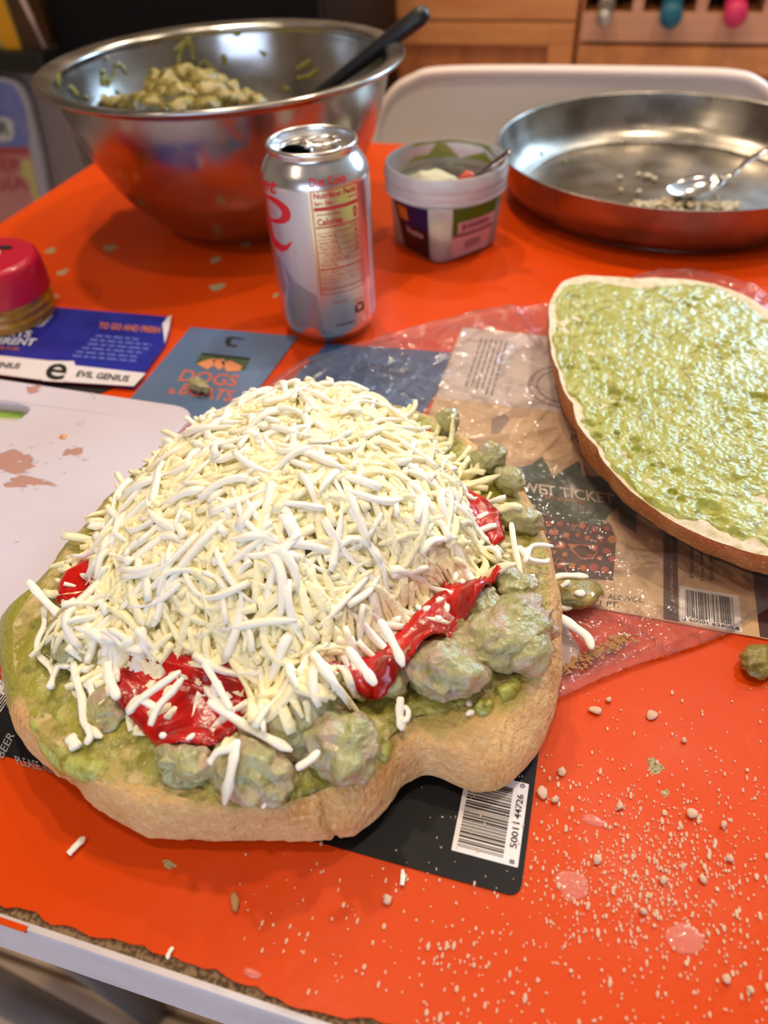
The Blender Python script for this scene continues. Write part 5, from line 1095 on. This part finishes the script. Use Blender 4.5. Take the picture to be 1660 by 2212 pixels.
while len(cs) < 1500:
    if r_.rand() < .45: px, py = r_.normal(1400, 130), r_.normal(1900, 85)
    elif r_.rand() < .75: px, py = r_.uniform(900, 1680), r_.uniform(1640, 2230)
    elif r_.rand() < .55: px, py = r_.uniform(500, 1000), r_.uniform(1790, 2200)
    else: px, py = r_.uniform(1180, 1680), r_.uniform(1480, 1800)
    p = P(px, py)
    if p[1] < .04 or px > 1720 or py > 2260: continue
    on = -.2 < p[0] < .0125 and p[1] > .0835
    if on and r_.rand() < .5: continue
    s = (.75 if on else 1.)*r_.choice([.00022, .0003, .00042, .0006], p=[.4, .35, .19, .06]); cs.append((V1*np.array([s, s*r_.uniform(.8, 2.4), s*.7])*(1+.3*r_.rand(len(V1), 1))+np.array([p[0], p[1], s*.6+(.0008 if on else .0001)]), F1))
mk('crumbs', join(cs), M_cr, at=(.02, .06, 0), smooth=False, label='fine bread crumbs and dust scattered over the front right table', cat='crumbs', kind='stuff')
cs = []
for i in range(160):
    t = r_.rand(); px = 1225+t*135+r_.normal(0, 8); py = 1445-t*72+r_.normal(0, 7); p = P(px, py, .0035); s = r_.uniform(.0004, .0012); cs.append((V1*s*np.array([1, 1, .7])+p, F1))
mk('bag_crumbs', join(cs), M_crd, at=tuple(P(1300, 1410, .003)), smooth=False, label='tan crumbs gathered in the fold of the clear bag', cat='crumbs', kind='stuff')
# puddles
M_pud = mat('pink_puddle', L(250, 150, 130), .12, coat=.6, alpha=.45)
for c, rx, ry, sd, lb in [((1235, 1913), 40, 36, 31, 'round pinkish puddle on the table right of the black label'), ((1282, 1772), 26, 12, 35, 'small curved pale puddle above the round one'), ((1480, 2030), 44, 34, 37, 'faint clear puddle ring near the lower right corner'), ((545, 2102), 22, 10, 39, 'faint pink smear near the front table edge')]:
    puddle('juice_puddle', c, rx, ry, sd, .0001, .0009, M_pud, .22, label=lb, cat='puddle')
# ================================================================ clear bag
bagp = [(560, 850), (640, 792), (700, 764), (770, 742), (850, 722), (940, 700), (1020, 680), (1100, 668), (1180, 658), (1300, 620), (1440, 588), (1500, 584), (1580, 598), (1660, 636), (1790, 705), (1800, 1240), (1670, 1308), (1580, 1368), (1500, 1398), (1360, 1442), (1280, 1475), (1200, 1512), (1190, 1560), (1176, 1605), (1100, 1600), (700, 1300), (560, 1000)]
poly = [tuple(P(x, y, .002)[:2]) for x, y in bagp]
bpoly = np.stack([BRC[0]+bR*np.cos(th), BRC[1]+bR*np.sin(th)], 1)[::12]; tpoly = np.stack([TBC[0]+bR2*np.cos(th), TBC[1]+bR2*np.sin(th)], 1)[::12]
def foot(x, y):
    q = np.stack([x, y], 1); o = np.ones(len(x))
    for pl in (bpoly, tpoly):
        d, _ = near(pl, q); i_ = inside(pl, q); s = np.where(i_, 0, np.clip((d-.001)/.018, 0, 1)); o = np.minimum(o, s)
    return o
def rid(x, y, a, sc, s):
    ca, sa = math.cos(a), math.sin(a); u = (x*ca+y*sa); v = (-x*sa+y*ca); return np.clip(1-np.abs(noise3(np.stack([u*sc, v*sc*.28, 0*x+s], 1), s))*2.4, 0, 1)**1.5
def bagtop(x, y, d):
    h = .0030*rid(x, y, .5, 24, 3)+.0026*rid(x, y, 1.9, 30, 5)+.0016*rid(x, y, 2.7, 60, 7)+.0012*rid(x, y, 1.1, 85, 8)+.0003*(n2(x, y, 120, 9, 2)*.5+.5)+.0016*(n2(x, y, 30, 10, 2)+.4).clip(0, 1)
    f = foot(x, y); edge_ = np.clip(d/.004, 0, 1); rim_ = .0012*np.exp(-((d-.0035)/.0016)**2)+.001*np.exp(-((d-.009)/.0016)**2)
    c_ = P(715, 735); can_ = np.clip((np.hypot(x-cc[0], y-cc[1])-.030)/.02, .12, 1)
    return .0022+(h*edge_*np.clip(f*1.2, 0, 1)+rim_*f)*can_
bm_, N, K, (gl, fr) = frosted('crinkled_clear_film', (.80, .74, .76, 1), .17, .06)
fr.inputs[0].default_value = 1.45
no = N.new('ShaderNodeTexNoise'); no.inputs['Scale'].default_value = 34; no.inputs['Detail'].default_value = 3; no.inputs['Distortion'].default_value = 2.2
tc = N.new('ShaderNodeTexCoord'); K.new(tc.outputs['Object'], no.inputs['Vector']); bp = N.new('ShaderNodeBump'); bp.inputs['Distance'].default_value = .0030; K.new(no.outputs['Fac'], bp.inputs['Height']); K.new(bp.outputs[0], gl.inputs['Normal']); K.new(bp.outputs[0], fr.inputs['Normal'])
g = sheet(poly, .0011, bagtop)
mk('plastic_bag', g, bm_, at=(.02, .32, .0018), label='crinkled clear plastic bag spread under both bread halves', cat='bag')
